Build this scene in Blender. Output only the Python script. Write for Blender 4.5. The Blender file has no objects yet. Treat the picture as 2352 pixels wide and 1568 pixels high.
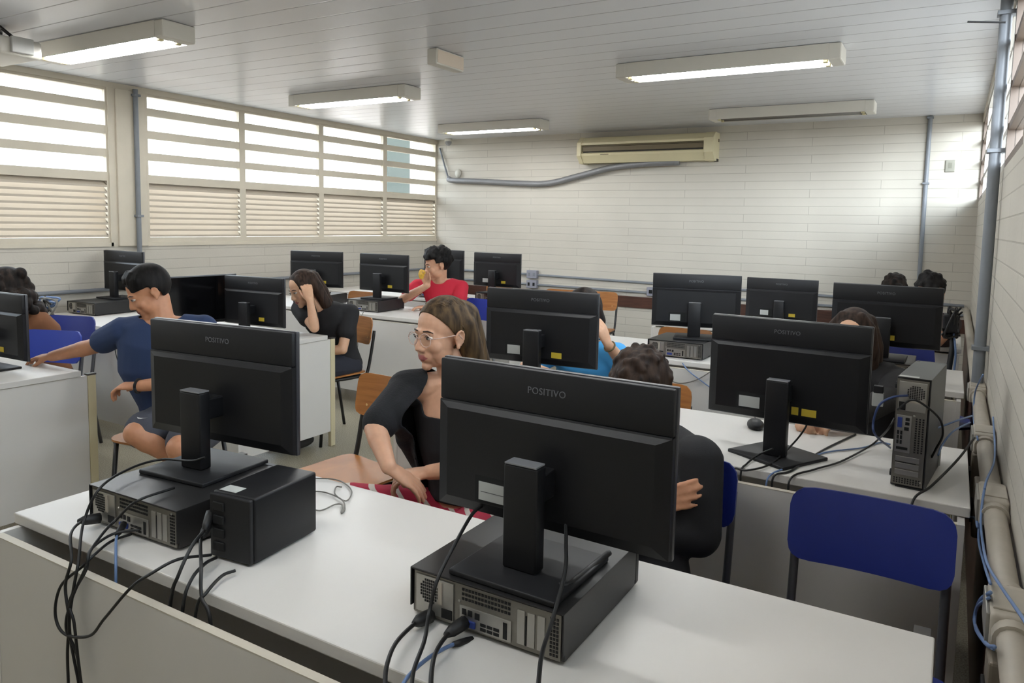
import bpy, bmesh, math, random
from mathutils import Vector, Matrix, Quaternion
random.seed(7)
V = Vector
PI = math.pi
S = bpy.context.scene
COL = S.collection

# ---------------------------------------------------------------- materials
MATS = {}
def rgb(r, g, b):
    f = lambda c: (c/255/12.92) if c/255 <= .04045 else ((c/255+.055)/1.055)**2.4
    return (f(r), f(g), f(b), 1)

def mat(name, col, rough=.5, metal=0., spec=.5, noise=0., nscale=40., bump=0., bscale=200., sss=0., emit=0., coat=0.):
    if name in MATS: return MATS[name]
    m = bpy.data.materials.new(name); m.use_nodes = True
    nt = m.node_tree; b = nt.nodes['Principled BSDF']
    b.inputs['Base Color'].default_value = col
    b.inputs['Roughness'].default_value = rough
    b.inputs['Metallic'].default_value = metal
    b.inputs['Specular IOR Level'].default_value = spec
    if coat: b.inputs['Coat Weight'].default_value = coat
    if sss:
        b.inputs['Subsurface Weight'].default_value = sss
        b.inputs['Subsurface Radius'].default_value = (.012, .005, .003)
        b.inputs['Subsurface Scale'].default_value = 1.0
    tc = nt.nodes.new('ShaderNodeTexCoord')
    if noise:
        n = nt.nodes.new('ShaderNodeTexNoise'); n.inputs['Scale'].default_value = nscale; n.inputs['Detail'].default_value = 4
        nt.links.new(tc.outputs['Object'], n.inputs['Vector'])
        mx = nt.nodes.new('ShaderNodeMixRGB'); mx.blend_type = 'MULTIPLY'; mx.inputs[0].default_value = 1
        mx.inputs[1].default_value = col
        cr = nt.nodes.new('ShaderNodeMapRange'); cr.inputs[3].default_value = 1-noise; cr.inputs[4].default_value = 1+noise
        cr.inputs[1].default_value = .3; cr.inputs[2].default_value = .7
        nt.links.new(n.outputs['Fac'], cr.inputs[0]); nt.links.new(cr.outputs[0], mx.inputs[2])
        nt.links.new(mx.outputs[0], b.inputs['Base Color'])
    if bump:
        n2 = nt.nodes.new('ShaderNodeTexNoise'); n2.inputs['Scale'].default_value = bscale; n2.inputs['Detail'].default_value = 3
        nt.links.new(tc.outputs['Object'], n2.inputs['Vector'])
        bp = nt.nodes.new('ShaderNodeBump'); bp.inputs['Strength'].default_value = bump; bp.inputs['Distance'].default_value = .003
        nt.links.new(n2.outputs['Fac'], bp.inputs['Height']); nt.links.new(bp.outputs[0], b.inputs['Normal'])
    if emit:
        b.inputs['Emission Color'].default_value = (1, 1, 1, 1) if emit is True else col
        b.inputs['Emission Strength'].default_value = emit
    MATS[name] = m
    return m

def brick_mat(name, axis, col, mort, course, length, rough=.55):
    """painted brick; axis: 'x' when the wall runs along x, 'y' when it runs along y"""
    m = bpy.data.materials.new(name); m.use_nodes = True
    nt = m.node_tree; b = nt.nodes['Principled BSDF']; L = nt.links
    g = nt.nodes.new('ShaderNodeNewGeometry'); sp = nt.nodes.new('ShaderNodeSeparateXYZ'); L.new(g.outputs['Position'], sp.inputs[0])
    cb = nt.nodes.new('ShaderNodeCombineXYZ')
    L.new(sp.outputs['X' if axis == 'x' else 'Y'], cb.inputs[0]); L.new(sp.outputs['Z'], cb.inputs[1])
    br = nt.nodes.new('ShaderNodeTexBrick'); L.new(cb.outputs[0], br.inputs['Vector'])
    br.inputs['Color1'].default_value = col; br.inputs['Color2'].default_value = tuple(c*.965 for c in col[:3])+(1,)
    br.inputs['Mortar'].default_value = mort
    br.inputs['Scale'].default_value = 1; br.inputs['Mortar Size'].default_value = .0042; br.inputs['Mortar Smooth'].default_value = .6
    br.inputs['Brick Width'].default_value = length; br.inputs['Row Height'].default_value = course
    n = nt.nodes.new('ShaderNodeTexNoise'); n.inputs['Scale'].default_value = 1.3; n.inputs['Detail'].default_value = 6
    L.new(g.outputs['Position'], n.inputs['Vector'])
    mr = nt.nodes.new('ShaderNodeMapRange'); mr.inputs[1].default_value = .3; mr.inputs[2].default_value = .7; mr.inputs[3].default_value = .94; mr.inputs[4].default_value = 1.04
    L.new(n.outputs['Fac'], mr.inputs[0])
    mx = nt.nodes.new('ShaderNodeMixRGB'); mx.blend_type = 'MULTIPLY'; mx.inputs[0].default_value = 1
    L.new(br.outputs['Color'], mx.inputs[1]); L.new(mr.outputs[0], mx.inputs[2]); L.new(mx.outputs[0], b.inputs['Base Color'])
    bp = nt.nodes.new('ShaderNodeBump'); bp.inputs['Strength'].default_value = .3; bp.inputs['Distance'].default_value = .004; bp.invert = True
    L.new(br.outputs['Fac'], bp.inputs['Height'])
    n3 = nt.nodes.new('ShaderNodeTexNoise'); n3.inputs['Scale'].default_value = 60; L.new(g.outputs['Position'], n3.inputs['Vector'])
    bp2 = nt.nodes.new('ShaderNodeBump'); bp2.inputs['Strength'].default_value = .15; bp2.inputs['Distance'].default_value = .004
    L.new(n3.outputs['Fac'], bp2.inputs['Height']); L.new(bp.outputs[0], bp2.inputs['Normal']); L.new(bp2.outputs[0], b.inputs['Normal'])
    b.inputs['Roughness'].default_value = rough
    return m

def ceiling_mat():
    m = bpy.data.materials.new('pvc_ceiling'); m.use_nodes = True
    nt = m.node_tree; b = nt.nodes['Principled BSDF']; L = nt.links
    g = nt.nodes.new('ShaderNodeNewGeometry'); sp = nt.nodes.new('ShaderNodeSeparateXYZ'); L.new(g.outputs['Position'], sp.inputs[0])
    dv = nt.nodes.new('ShaderNodeMath'); dv.operation = 'DIVIDE'; dv.inputs[1].default_value = .2; L.new(sp.outputs['Y'], dv.inputs[0])
    fr = nt.nodes.new('ShaderNodeMath'); fr.operation = 'FRACT'; L.new(dv.outputs[0], fr.inputs[0])
    pp = nt.nodes.new('ShaderNodeMath'); pp.operation = 'PINGPONG'; pp.inputs[1].default_value = .5; L.new(fr.outputs[0], pp.inputs[0])
    mr = nt.nodes.new('ShaderNodeMapRange'); mr.inputs[1].default_value = 0; mr.inputs[2].default_value = .035; L.new(pp.outputs[0], mr.inputs[0])
    mx = nt.nodes.new('ShaderNodeMixRGB'); L.new(mr.outputs[0], mx.inputs[0])
    mx.inputs[1].default_value = rgb(170, 170, 174); mx.inputs[2].default_value = rgb(222, 224, 230)
    L.new(mx.outputs[0], b.inputs['Base Color'])
    bp = nt.nodes.new('ShaderNodeBump'); bp.inputs['Strength'].default_value = .5; bp.inputs['Distance'].default_value = .004
    L.new(mr.outputs[0], bp.inputs['Height']); L.new(bp.outputs[0], b.inputs['Normal'])
    b.inputs['Roughness'].default_value = .27; b.inputs['Specular IOR Level'].default_value = .45
    return m

def floor_mat():
    m = bpy.data.materials.new('terrazzo_floor'); m.use_nodes = True
    nt = m.node_tree; b = nt.nodes['Principled BSDF']; L = nt.links
    g = nt.nodes.new('ShaderNodeNewGeometry')
    n = nt.nodes.new('ShaderNodeTexNoise'); n.inputs['Scale'].default_value = 160; n.inputs['Detail'].default_value = 3; L.new(g.outputs['Position'], n.inputs['Vector'])
    n2 = nt.nodes.new('ShaderNodeTexNoise'); n2.inputs['Scale'].default_value = 1.5; n2.inputs['Detail'].default_value = 5; L.new(g.outputs['Position'], n2.inputs['Vector'])
    cr = nt.nodes.new('ShaderNodeValToRGB'); L.new(n.outputs['Fac'], cr.inputs[0])
    cr.color_ramp.elements[0].position = .35; cr.color_ramp.elements[0].color = rgb(128, 120, 100)
    cr.color_ramp.elements[1].position = .65; cr.color_ramp.elements[1].color = rgb(176, 168, 146)
    mr = nt.nodes.new('ShaderNodeMapRange'); mr.inputs[3].default_value = .85; mr.inputs[4].default_value = 1.1; L.new(n2.outputs['Fac'], mr.inputs[0])
    mx = nt.nodes.new('ShaderNodeMixRGB'); mx.blend_type = 'MULTIPLY'; mx.inputs[0].default_value = 1
    L.new(cr.outputs[0], mx.inputs[1]); L.new(mr.outputs[0], mx.inputs[2]); L.new(mx.outputs[0], b.inputs['Base Color'])
    b.inputs['Roughness'].default_value = .42
    return m

def wood_mat(name, c1, c2, rough=.4):
    m = bpy.data.materials.new(name); m.use_nodes = True
    nt = m.node_tree; b = nt.nodes['Principled BSDF']; L = nt.links
    tc = nt.nodes.new('ShaderNodeTexCoord'); mp = nt.nodes.new('ShaderNodeMapping'); mp.inputs['Scale'].default_value = (3, 3, 40)
    L.new(tc.outputs['Object'], mp.inputs[0])
    n = nt.nodes.new('ShaderNodeTexNoise'); n.inputs['Scale'].default_value = 1.5; n.inputs['Detail'].default_value = 5; n.inputs['Distortion'].default_value = .6
    L.new(mp.outputs[0], n.inputs['Vector'])
    cr = nt.nodes.new('ShaderNodeValToRGB'); L.new(n.outputs['Fac'], cr.inputs[0])
    cr.color_ramp.elements[0].position = .3; cr.color_ramp.elements[0].color = c1
    cr.color_ramp.elements[1].position = .7; cr.color_ramp.elements[1].color = c2
    L.new(cr.outputs[0], b.inputs['Base Color']); b.inputs['Roughness'].default_value = rough
    return m

def hair_mat(name, c1, c2):
    m = bpy.data.materials.new(name); m.use_nodes = True
    nt = m.node_tree; b = nt.nodes['Principled BSDF']; L = nt.links
    tc = nt.nodes.new('ShaderNodeTexCoord'); mp = nt.nodes.new('ShaderNodeMapping'); mp.inputs['Scale'].default_value = (34, 34, 5)
    L.new(tc.outputs['Object'], mp.inputs[0])
    n = nt.nodes.new('ShaderNodeTexNoise'); n.inputs['Scale'].default_value = 1.6; n.inputs['Detail'].default_value = 3
    L.new(mp.outputs[0], n.inputs['Vector'])
    cr = nt.nodes.new('ShaderNodeValToRGB'); L.new(n.outputs['Fac'], cr.inputs[0])
    cr.color_ramp.elements[0].position = .35; cr.color_ramp.elements[0].color = c1
    cr.color_ramp.elements[1].position = .68; cr.color_ramp.elements[1].color = c2
    L.new(cr.outputs[0], b.inputs['Base Color']); b.inputs['Roughness'].default_value = .6; b.inputs['Specular IOR Level'].default_value = .18
    bp = nt.nodes.new('ShaderNodeBump'); bp.inputs['Strength'].default_value = .5; bp.inputs['Distance'].default_value = .003
    L.new(n.outputs['Fac'], bp.inputs['Height']); L.new(bp.outputs[0], b.inputs['Normal'])
    return m

def glass_mat():
    m = bpy.data.materials.new('window_glass'); m.use_nodes = True
    nt = m.node_tree; nt.nodes.clear(); L = nt.links
    o = nt.nodes.new('ShaderNodeOutputMaterial'); t = nt.nodes.new('ShaderNodeBsdfTransparent'); t.inputs[0].default_value = (.93, .95, .96, 1)
    gl = nt.nodes.new('ShaderNodeBsdfGlossy'); gl.inputs['Roughness'].default_value = .05
    mx = nt.nodes.new('ShaderNodeMixShader'); mx.inputs[0].default_value = .06
    L.new(t.outputs[0], mx.inputs[1]); L.new(gl.outputs[0], mx.inputs[2]); L.new(mx.outputs[0], o.inputs[0])
    return m

# ---------------------------------------------------------------- mesh building
class MB:
    def __init__(s): s.v = []; s.f = []; s.m = []; s.cur = 0
    def add(s, vs, fs):
        o = len(s.v); s.v += [tuple(x) for x in vs]
        for f in fs: s.f.append(tuple(i+o for i in f)); s.m.append(s.cur)
        return s
    def box(s, x0, x1, y0, y1, z0, z1, bev=0., seg=2):
        bm = bmesh.new()
        bmesh.ops.create_cube(bm, size=1)
        for v in bm.verts:
            v.co = V(((x0+x1)/2+v.co.x*(x1-x0), (y0+y1)/2+v.co.y*(y1-y0), (z0+z1)/2+v.co.z*(z1-z0)))
        if bev: bmesh.ops.bevel(bm, geom=bm.edges[:], offset=bev, segments=seg, affect='EDGES', profile=.5)
        bm.verts.index_update()
        s.add([v.co[:] for v in bm.verts], [[v.index for v in f.verts] for f in bm.faces]); bm.free()
        return s
    def ring(s, c, u, w, ru, rw, n):
        return [V(c)+u*(ru*math.cos(2*PI*k/n))+w*(rw*math.sin(2*PI*k/n)) for k in range(n)]
    def loft(s, rings, cap=True):
        n = len(rings[0]); vs = [p for r in rings for p in r]; fs = []
        for i in range(len(rings)-1):
            for k in range(n):
                a = i*n+k; b = i*n+(k+1) % n
                fs.append((a, b, b+n, a+n))
        if cap: fs.append(tuple(range(n-1, -1, -1))); fs.append(tuple((len(rings)-1)*n+k for k in range(n)))
        return s.add(vs, fs)
    def tube(s, pts, r, n=8, cap=True):
        pts = [V(p) for p in pts]; rr = r if isinstance(r, (list, tuple)) else [r]*len(pts)
        rings = []; up = None
        for i, p in enumerate(pts):
            d = (pts[min(i+1, len(pts)-1)]-pts[max(i-1, 0)])
            if d.length < 1e-9: d = V((0, 0, 1))
            d.normalize()
            if up is None:
                up = V((0, 0, 1)) if abs(d.z) < .9 else V((1, 0, 0))
            u = up-d*up.dot(d)
            if u.length < 1e-6: u = d.orthogonal()
            u.normalize(); w = d.cross(u); up = u
            rings.append(s.ring(p, u, w, rr[i], rr[i], n))
        return s.loft(rings, cap)
    def cyl(s, p, q, r, n=16, r2=None):
        return s.tube([p, q], [r, r if r2 is None else r2], n)
    def ball(s, c, rx, ry=None, rz=None, M=None, nu=20, nv=12):
        ry = rx if ry is None else ry; rz = rx if rz is None else rz
        vs = []; fs = []
        for j in range(1, nv):
            t = PI*j/nv
            for i in range(nu):
                a = 2*PI*i/nu
                vs.append(V((rx*math.sin(t)*math.cos(a), ry*math.sin(t)*math.sin(a), rz*math.cos(t))))
        vs.append(V((0, 0, rz))); vs.append(V((0, 0, -rz))); T = len(vs)-2; B = len(vs)-1
        for j in range(nv-2):
            for i in range(nu):
                a = j*nu+i; b = j*nu+(i+1) % nu
                fs.append((a, a+nu, b+nu, b))
        for i in range(nu):
            fs.append((T, i, (i+1) % nu)); fs.append((B, (nv-2)*nu+(i+1) % nu, (nv-2)*nu+i))
        if M is not None: vs = [M @ v for v in vs]
        c = V(c)
        return s.add([v+c for v in vs], fs)
    def cap(s, p, q, r1, r2=None, n=14):
        """round-ended tapered capsule"""
        p = V(p); q = V(q); r2 = r1 if r2 is None else r2
        d = q-p
        if d.length < 1e-6: return s.ball(p, max(r1, r2))
        d.normalize(); u = d.orthogonal().normalized(); w = d.cross(u)
        rings = []
        for k in range(5):
            a = PI/2*(k+.15)/5
            rings.append(s.ring(p-d*(r1*math.cos(a)), u, w, r1*math.sin(a), r1*math.sin(a), n))
        for k in range(5):
            a = PI/2*(1-k/5)
            rings.append(s.ring(q+d*(r2*math.cos(a)), u, w, r2*math.sin(a), r2*math.sin(a), n))
        return s.loft(rings)
    def chain(s, pts, rs, n=14):
        for i in range(len(pts)-1): s.cap(pts[i], pts[i+1], rs[i], rs[i+1], n)
        return s
    def xf(s, M):
        s.v = [tuple(M @ V(v)) for v in s.v]; return s
    def mesh(s, name):
        me = bpy.data.meshes.new(name); me.from_pydata(s.v, [], s.f); me.update()
        bm = bmesh.new(); bm.from_mesh(me); bmesh.ops.recalc_face_normals(bm, faces=bm.faces[:]); bm.to_mesh(me); bm.free()
        if any(s.m):
            for p, i in zip(me.polygons, s.m): p.material_index = i
        return me
    def build(s, name, m, parent=None, smooth=False, auto=None):
        me = s.mesh(name)
        for x in (m if isinstance(m, (list, tuple)) else [m]): me.materials.append(x)
        o = bpy.data.objects.new(name, me); COL.objects.link(o)
        if smooth: shade(me, auto)
        if parent is not None: o.parent = parent
        return o

def shade(me, ang=None):
    me.polygons.foreach_set('use_smooth', [True]*len(me.polygons))
    if ang is not None:
        me.set_sharp_from_angle(angle=math.radians(ang))
    me.update()

def tag(o, label=None, cat=None, group=None, kind=None):
    if label: o['label'] = label
    if cat: o['category'] = cat
    if group: o['group'] = group
    if kind: o['kind'] = kind
    return o
def empty(name, loc=(0, 0, 0), rz=0., label=None, cat=None, group=None):
    o = bpy.data.objects.new(name, None); COL.objects.link(o); o.empty_display_size = .05
    o.location = loc; o.rotation_euler = (0, 0, rz)
    return tag(o, label, cat, group)
def copy_tree(o, parent=None):
    c = o.copy(); COL.objects.link(c)
    if parent is not None: c.parent = parent
    for ch in list(o.children): copy_tree(ch, c)
    return c
def struct(o):
    o['kind'] = 'structure'; return o

def catmull(pts, n=10):
    pts = [V(p) for p in pts]; P = [pts[0]*2-pts[1]]+pts+[pts[-1]*2-pts[-2]]; out = []
    for i in range(1, len(P)-2):
        for k in range(n):
            t = k/n; a, b, c, d = P[i-1], P[i], P[i+1], P[i+2]
            out.append(.5*((2*b)+(c-a)*t+(2*a-5*b+4*c-d)*t*t+(3*b-a-3*c+d)*t**3))
    out.append(pts[-1]); return out

# palette
white_lam = mat('white_laminate', rgb(212, 208, 202), .42, noise=.015, nscale=3)
cream_edge = mat('cream_edge', rgb(206, 194, 158), .5)
dark_cap = mat('dark_cap', rgb(70, 66, 62), .5)
blk = mat('black_plastic', rgb(24, 24, 26), .42, spec=.35, bump=.05, bscale=900)
blk2 = mat('black_plastic_band', rgb(29, 29, 31), .5, spec=.35, bump=.06, bscale=900)
blk_gloss = mat('black_gloss', rgb(15, 15, 17), .2)
screen_m = mat('dark_screen', rgb(10, 10, 12), .12)
blk_metal = mat('black_case_metal', rgb(34, 33, 33), .38, spec=.5, bump=.04, bscale=700)
grey_metal = mat('grey_steel', rgb(128, 124, 116), .42, metal=.75, noise=.08, nscale=30)
silver = mat('bright_steel', rgb(170, 167, 160), .35, metal=.8)
dark_hole = mat('dark_hole', rgb(12, 12, 12), .8)
port_blue = mat('port_blue', rgb(40, 60, 130), .5)
label_w = mat('white_sticker', rgb(176, 178, 174), .55)
label_y = mat('yellow_sticker', rgb(196, 170, 50), .55)
logo_m = mat('logo_grey', rgb(98, 98, 102), .45)
blue_pl = mat('blue_plastic', rgb(38, 52, 132), .38, bump=.05, bscale=400)
blue_pl2 = mat('bright_blue_plastic', rgb(48, 70, 168), .38, bump=.05, bscale=400)
chrome_grey = mat('grey_tube', rgb(98, 98, 100), .35, metal=.6)
blk_tube = mat('black_tube', rgb(30, 29, 29), .4)
ply = wood_mat('plywood', rgb(150, 94, 44), rgb(178, 118, 60))
rail_wood = wood_mat('dark_wood_rail', rgb(62, 38, 30), rgb(84, 52, 40))
lamp_in = mat('tray_glare_dark', rgb(54, 53, 51), .6)  # tray colour darkened to offset the glare of its tubes
socket_m = mat('socket_cream', rgb(200, 190, 150), .5)
lamp_w = mat('lamp_white', rgb(214, 210, 200), .4)
tube_on = mat('tube_lit', (.97, .99, 1, 1), .4, emit=11.5)
tube_off = mat('tube_off', rgb(120, 116, 110), .35)
ac_c = mat('aged_cream_plastic', rgb(214, 204, 168), .5, noise=.03, nscale=5)
ac_dark = mat('vent_dark', rgb(110, 98, 74), .6)
ac_black = mat('vent_black', rgb(40, 36, 30), .7)
pipe_g = mat('grey_painted_pipe', rgb(122, 126, 132), .45, noise=.05, nscale=15)
pipe_c = mat('cream_grey_pipe', rgb(168, 160, 146), .5, noise=.06, nscale=20)
insul = mat('silver_insulation', rgb(132, 132, 134), .5, metal=.35, bump=1., bscale=90)
cab_b = mat('black_cable', rgb(22, 21, 21), .5)
cab_g = mat('grey_cable', rgb(120, 116, 108), .5)
cab_blue = mat('blue_cable', rgb(102, 126, 166), .5)
frame_c = mat('window_cream_paint', rgb(205, 196, 178), .5, noise=.03, nscale=6)
frame_w = mat('window_white_paint', rgb(200, 196, 190), .5)
slat_m = mat('louver_cream', rgb(188, 177, 160), .5)
brown_fr = mat('brown_frame', rgb(112, 98, 88), .5)
edge_pale = mat('pale_edge', rgb(198, 190, 174), .5)
bezel_m = mat('bezel_sheen_grey', rgb(54, 54, 58), .32)  # black bezel lightened to carry the lamp reflection along its edges
cap_m = mat('post_cap_gleam', rgb(122, 122, 124), .18)  # lightened to paint in the reflected gleam on the post top
glass = glass_mat()
# ---------------------------------------------------------------- room shell
XL, XR, YB, YF, ZC = -6.0, .165, 8.1, -1.7, 2.58
wall_cream = rgb(196, 190, 178); mortar = rgb(172, 166, 154)
bm_x = brick_mat('painted_brick_back', 'x', wall_cream, mortar, .0865, 1.3)
bm_y = brick_mat('painted_brick_side', 'y', wall_cream, mortar, .0865, 1.3)
struct(MB().box(XL-.15, XR+.15, YF-.15, YB+.15, -.1, 0).build('floor', floor_mat()))
struct(MB().box(XL-.15, XR+.15, YF-.15, YB+.15, ZC, ZC+.1).build('ceiling', ceiling_mat()))
struct(MB().box(XL-.15, XR+.15, YB, YB+.15, 0, ZC).build('wall_back', bm_x))
struct(MB().box(XL-.15, XR+.15, YF-.15, YF, 0, ZC).build('wall_front', bm_x))
struct(MB().box(XL-.15, XL, YF, YB, 0, 1.245).build('wall_left', bm_y))
struct(MB().box(XR, XR+.15, YF, YB, 0, 1.78).build('wall_right', bm_y))
# left wall: top beam and column
struct(MB().box(XL-.12, XL+.012, YF, YB, 2.535, ZC).build('trim_1', frame_c))
struct(MB().box(XL-.12, XL+.03, 3.66, 3.92, 1.245, ZC-.045, .006).box(XL-.12, XL+.012, 3.60, 3.67, 1.245, ZC-.045).build('trim_2', frame_c))
struct(MB().box(XR-.012, XR+.12, YF, YB, 2.5, ZC).build('trim_3', frame_c))
# timber bumper rails
rail = MB().box(XL, XR, YB-.028, YB, .555, .685, .004).build('trim_4', rail_wood); struct(rail)
struct(MB().box(XR-.028, XR, YF, YB-.03, .0, .66, .004).build('trim_5', rail_wood))
struct(MB().box(XL, XL+.028, YF, YB-.03, .555, .685, .004).build('trim_6', rail_wood))

def window_bay(n, y0, y1, xin, xout, zb, zt, sky0, lou, fm, sm):
    """steel window: clear panes above, fixed louvers below"""
    w = empty('window_%d' % n); struct(w); s = 1 if xin > xout else -1
    xa, xb = min(xin, xout), max(xin, xout)
    f = MB()
    f.box(xa, xb, y0, y0+.035, zb, zt).box(xa, xb, y1-.035, y1, zb, zt)
    f.box(xa, xb, y0+.035, y1-.035, zt-.02, zt)
    if lou:
        f.box(xa, xb, y0+.035, y1-.035, zb, lou[0]).box(xa, xb, y0+.035, y1-.035, lou[1], sky0)
        f.box(xa, xb+.012*s, y0, y1, zb-.002, zb+.03)
    else: f.box(xa, xb, y0+.035, y1-.035, zb, sky0)
    struct(f.build('window_frame', fm, w))
    bars = [(2.354, 2.42), (2.162, 2.23), (1.977, 2.042)] if lou else [(2.31, 2.34), (2.12, 2.15), (1.94, 1.97)]
    for a, b in bars:
        struct(MB().box(xa+.004, xb-.004, y0+.035, y1-.035, a, b).build('glazing_bar', fm, w))
    zs = [zt-.02]+[z for ab in bars for z in (ab[1], ab[0])]+[sky0]
    xm = (xa+xb)/2
    for i in range(0, len(zs), 2):
        struct(MB().box(xm-.002, xm+.002, y0+.035, y1-.035, zs[i+1], zs[i]).build('glass_pane', glass, w))
    if lou:
        l = MB(); z = lou[0]; p = .0509
        while z < lou[1]-.02:
            # Z-profile slat: sloping blade with a flat lip toward the room
            vs = []
            for yy in (y0+.036, y1-.036):
                vs += [(xb-.002, yy, z+.004), (xb-.002, yy, z+.022), (xb-.006, yy, z+.022), (xb-.006, yy, z+.008), (xa+.004, yy, z+.058), (xa+.001, yy, z+.054)]
            fs = [(k, (k+1) % 6, (k+1) % 6+6, k+6) for k in range(6)]+[(5, 4, 3, 2, 1, 0), (6, 7, 8, 9, 10, 11)]
            l.add(vs, fs); z += p
        struct(l.build('louver_slats', sm, w))
    return w
n = 1
for y0, y1 in [(-.59, .46), (.47, 1.52), (1.53, 2.58), (2.58, 3.62), (3.92, 4.94), (4.94, 5.99), (5.99, 7.05), (7.05, 8.10)]:
    window_bay(n, y0, y1, XL, XL-.05, 1.245, 2.535, 1.854, (1.318, 1.782), frame_c, slat_m); n += 1
struct(MB().box(XL-.15, XL, YF, -.59, 1.245, 2.535).build('wall_left_end', bm_y))
for k in range(8):
    y0 = -.3+k*1.05
    window_bay(n, y0, y0+1.05, XR, XR+.06, 1.78, 2.5, 1.81, None, brown_fr if k % 2 else frame_w, slat_m); n += 1
struct(MB().box(XR, XR+.15, YF, -.3, 1.78, 2.5).build('wall_right_end', bm_y))
# small hung window latches
for y in (6.88, 7.9):
    pass

# outside: neighbouring blocks seen through the last panes
ob = MB().box(-9.2, -9.1, 10.78, 11.42, 0, 6).build('exterior_wall', mat('outside_grey_green', rgb(56, 62, 56), .8)); struct(ob)
ob = MB().box(-11, -10.2, 11.3, 15, 0, 5).build('exterior_wall', mat('outside_pink_render', rgb(236, 222, 212), .8)); struct(ob)
struct(MB().box(-14.2, -14, -30, 40, -.1, 2.2).build('exterior_wall', mat('outside_beige_render', rgb(128, 112, 98), .85)))
struct(MB().box(-60, -6.2, -30, 40, -.3, -.1).build('exterior_ground', mat('outside_soil', rgb(176, 164, 150), .9)))
struct(MB().box(.4, 40, -30, 40, -.3, -.1).build('exterior_ground', MATS['outside_soil']))

# ---------------------------------------------------------------- ceiling lamps
def lamp(x, y, L=1.36, on=True, label=''):
    r = empty('fluorescent_lamp', (x, y, ZC), 0, label, 'ceiling lamp', 'fluorescent lamps on the ceiling')
    h = MB(); w = .085
    # trapezoid tray
    def prof(x0, x1, zt, zb, wt, wb):
        h.add([(x0, -wt, zt), (x0, wt, zt), (x0, wb, zb), (x0, -wb, zb), (x1, -wt, zt), (x1, wt, zt), (x1, wb, zb), (x1, -wb, zb)],
              [(0, 1, 2, 3), (7, 6, 5, 4), (0, 4, 5, 1), (1, 5, 6, 2), (2, 6, 7, 3), (3, 7, 4, 0)])
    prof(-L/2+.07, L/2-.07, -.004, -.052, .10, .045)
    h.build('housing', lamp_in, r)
    for s in (-1, 1):
        x0 = s*(L/2-.075); x1 = s*L/2
        e = MB().box(min(x0, x1), max(x0, x1), -.105, .105, -.098, -.002, .008)
        e.build('end_cap', lamp_w, r)
    for s in (-1, 1):
        MB().cyl((-L/2+.08, s*.055, -.086), (L/2-.08, s*.055, -.086), .0135, 12).build('tube', tube_on if on else tube_off, r, True)
    for s in (-1, 1):
        for q in (-1, 1): MB().box(min(s*(L/2-.105), s*(L/2-.078)), max(s*(L/2-.105), s*(L/2-.078)), q*.055-.016, q*.055+.016, -.104, -.05, .004).build('tube_socket', socket_m, r)
    f = MB().box(-L/2+.07, L/2-.07, -.104, .104, -.006, -.003)
    for s in (-1, 1):
        f.box(-L/2+.07, L/2-.07, s*.104-.0015, s*.104+.0015, -.0965, -.003)
    f.build('reflector', lamp_w, r)
    return r
lamp(-1.33, 4.84, 1.40, True, 'lit twin-tube lamp on the ceiling over the second desk row by the pipes')
lamp(-1.33, 7.0, 1.38, False, 'unlit twin-tube lamp on the ceiling close to the back wall beside the air conditioner')
lamp(-4.45, 4.80, 1.30, True, 'lit twin-tube lamp mid ceiling on the louvered window side')
lamp(-4.38, 6.90, 1.30, True, 'lit twin-tube lamp on the ceiling near the back corner by the windows')
lamp(-4.48, 2.71, 1.36, True, 'lit twin-tube lamp closest to the camera, its sockets and end cap showing')
lamp(-1.33, 2.66, 1.38, True, 'lit twin-tube lamp on the ceiling just above the photo frame')

lamp(-1.33, .53, 1.38, True, 'unseen twin-tube fill lamp added on the ceiling above the camera on the pipe side')  # out of view, added to brighten the near desks
lamp(-4.48, .53, 1.36, True, 'lit twin-tube lamp on the ceiling beyond the photo edge on the window side')  # second added lamp, unseen, more light for the foreground
# emergency light box
r = empty('emergency_light', (-2.87, 3.97, ZC), 0, 'small white emergency light box alone on the middle of the ceiling', 'emergency light')
MB().box(-.045, .03, -.15, .15, -.10, -.002, .008).build('body', lamp_w, r)
MB().box(.03, .034, -.14, .14, -.09, -.012).build('diffuser', mat('beige_diffuser', rgb(222, 206, 188), .4), r)

# white device with cables beside the near lamp
PJ = (-4.8121, 2.3500, 2.4679)
r = empty('ceiling_projector', PJ, 0, 'white boxy unit with black cables on the ceiling beside the nearest lamp', 'ceiling unit')
MB().box(-.40, .06, -.12, .12, -.055, .05, .02, 3).build('casing', lamp_w, r, True, 30)
MB().box(.062, .085, -.06, .06, -.04, .05, .004).build('end_plate', mat('pale_plate', rgb(190, 190, 186), .4), r)
MB().cyl((-.2, 0, .05), (-.2, 0, ZC-PJ[2]-.001), .025).build('mount', chrome_grey, r)
for i, (dx, dy) in enumerate(((.0, -.02), (-.08, .03))):
    MB().tube(catmull([(.04+dx, dy, .045), (.0+dx, dy-.05, .10), (-.10+dx, dy-.08, .17), (-.2+dx, dy-.1, ZC-PJ[2]-.004)], 6), .006, 6).build('cable', cab_b, r, True)

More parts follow.
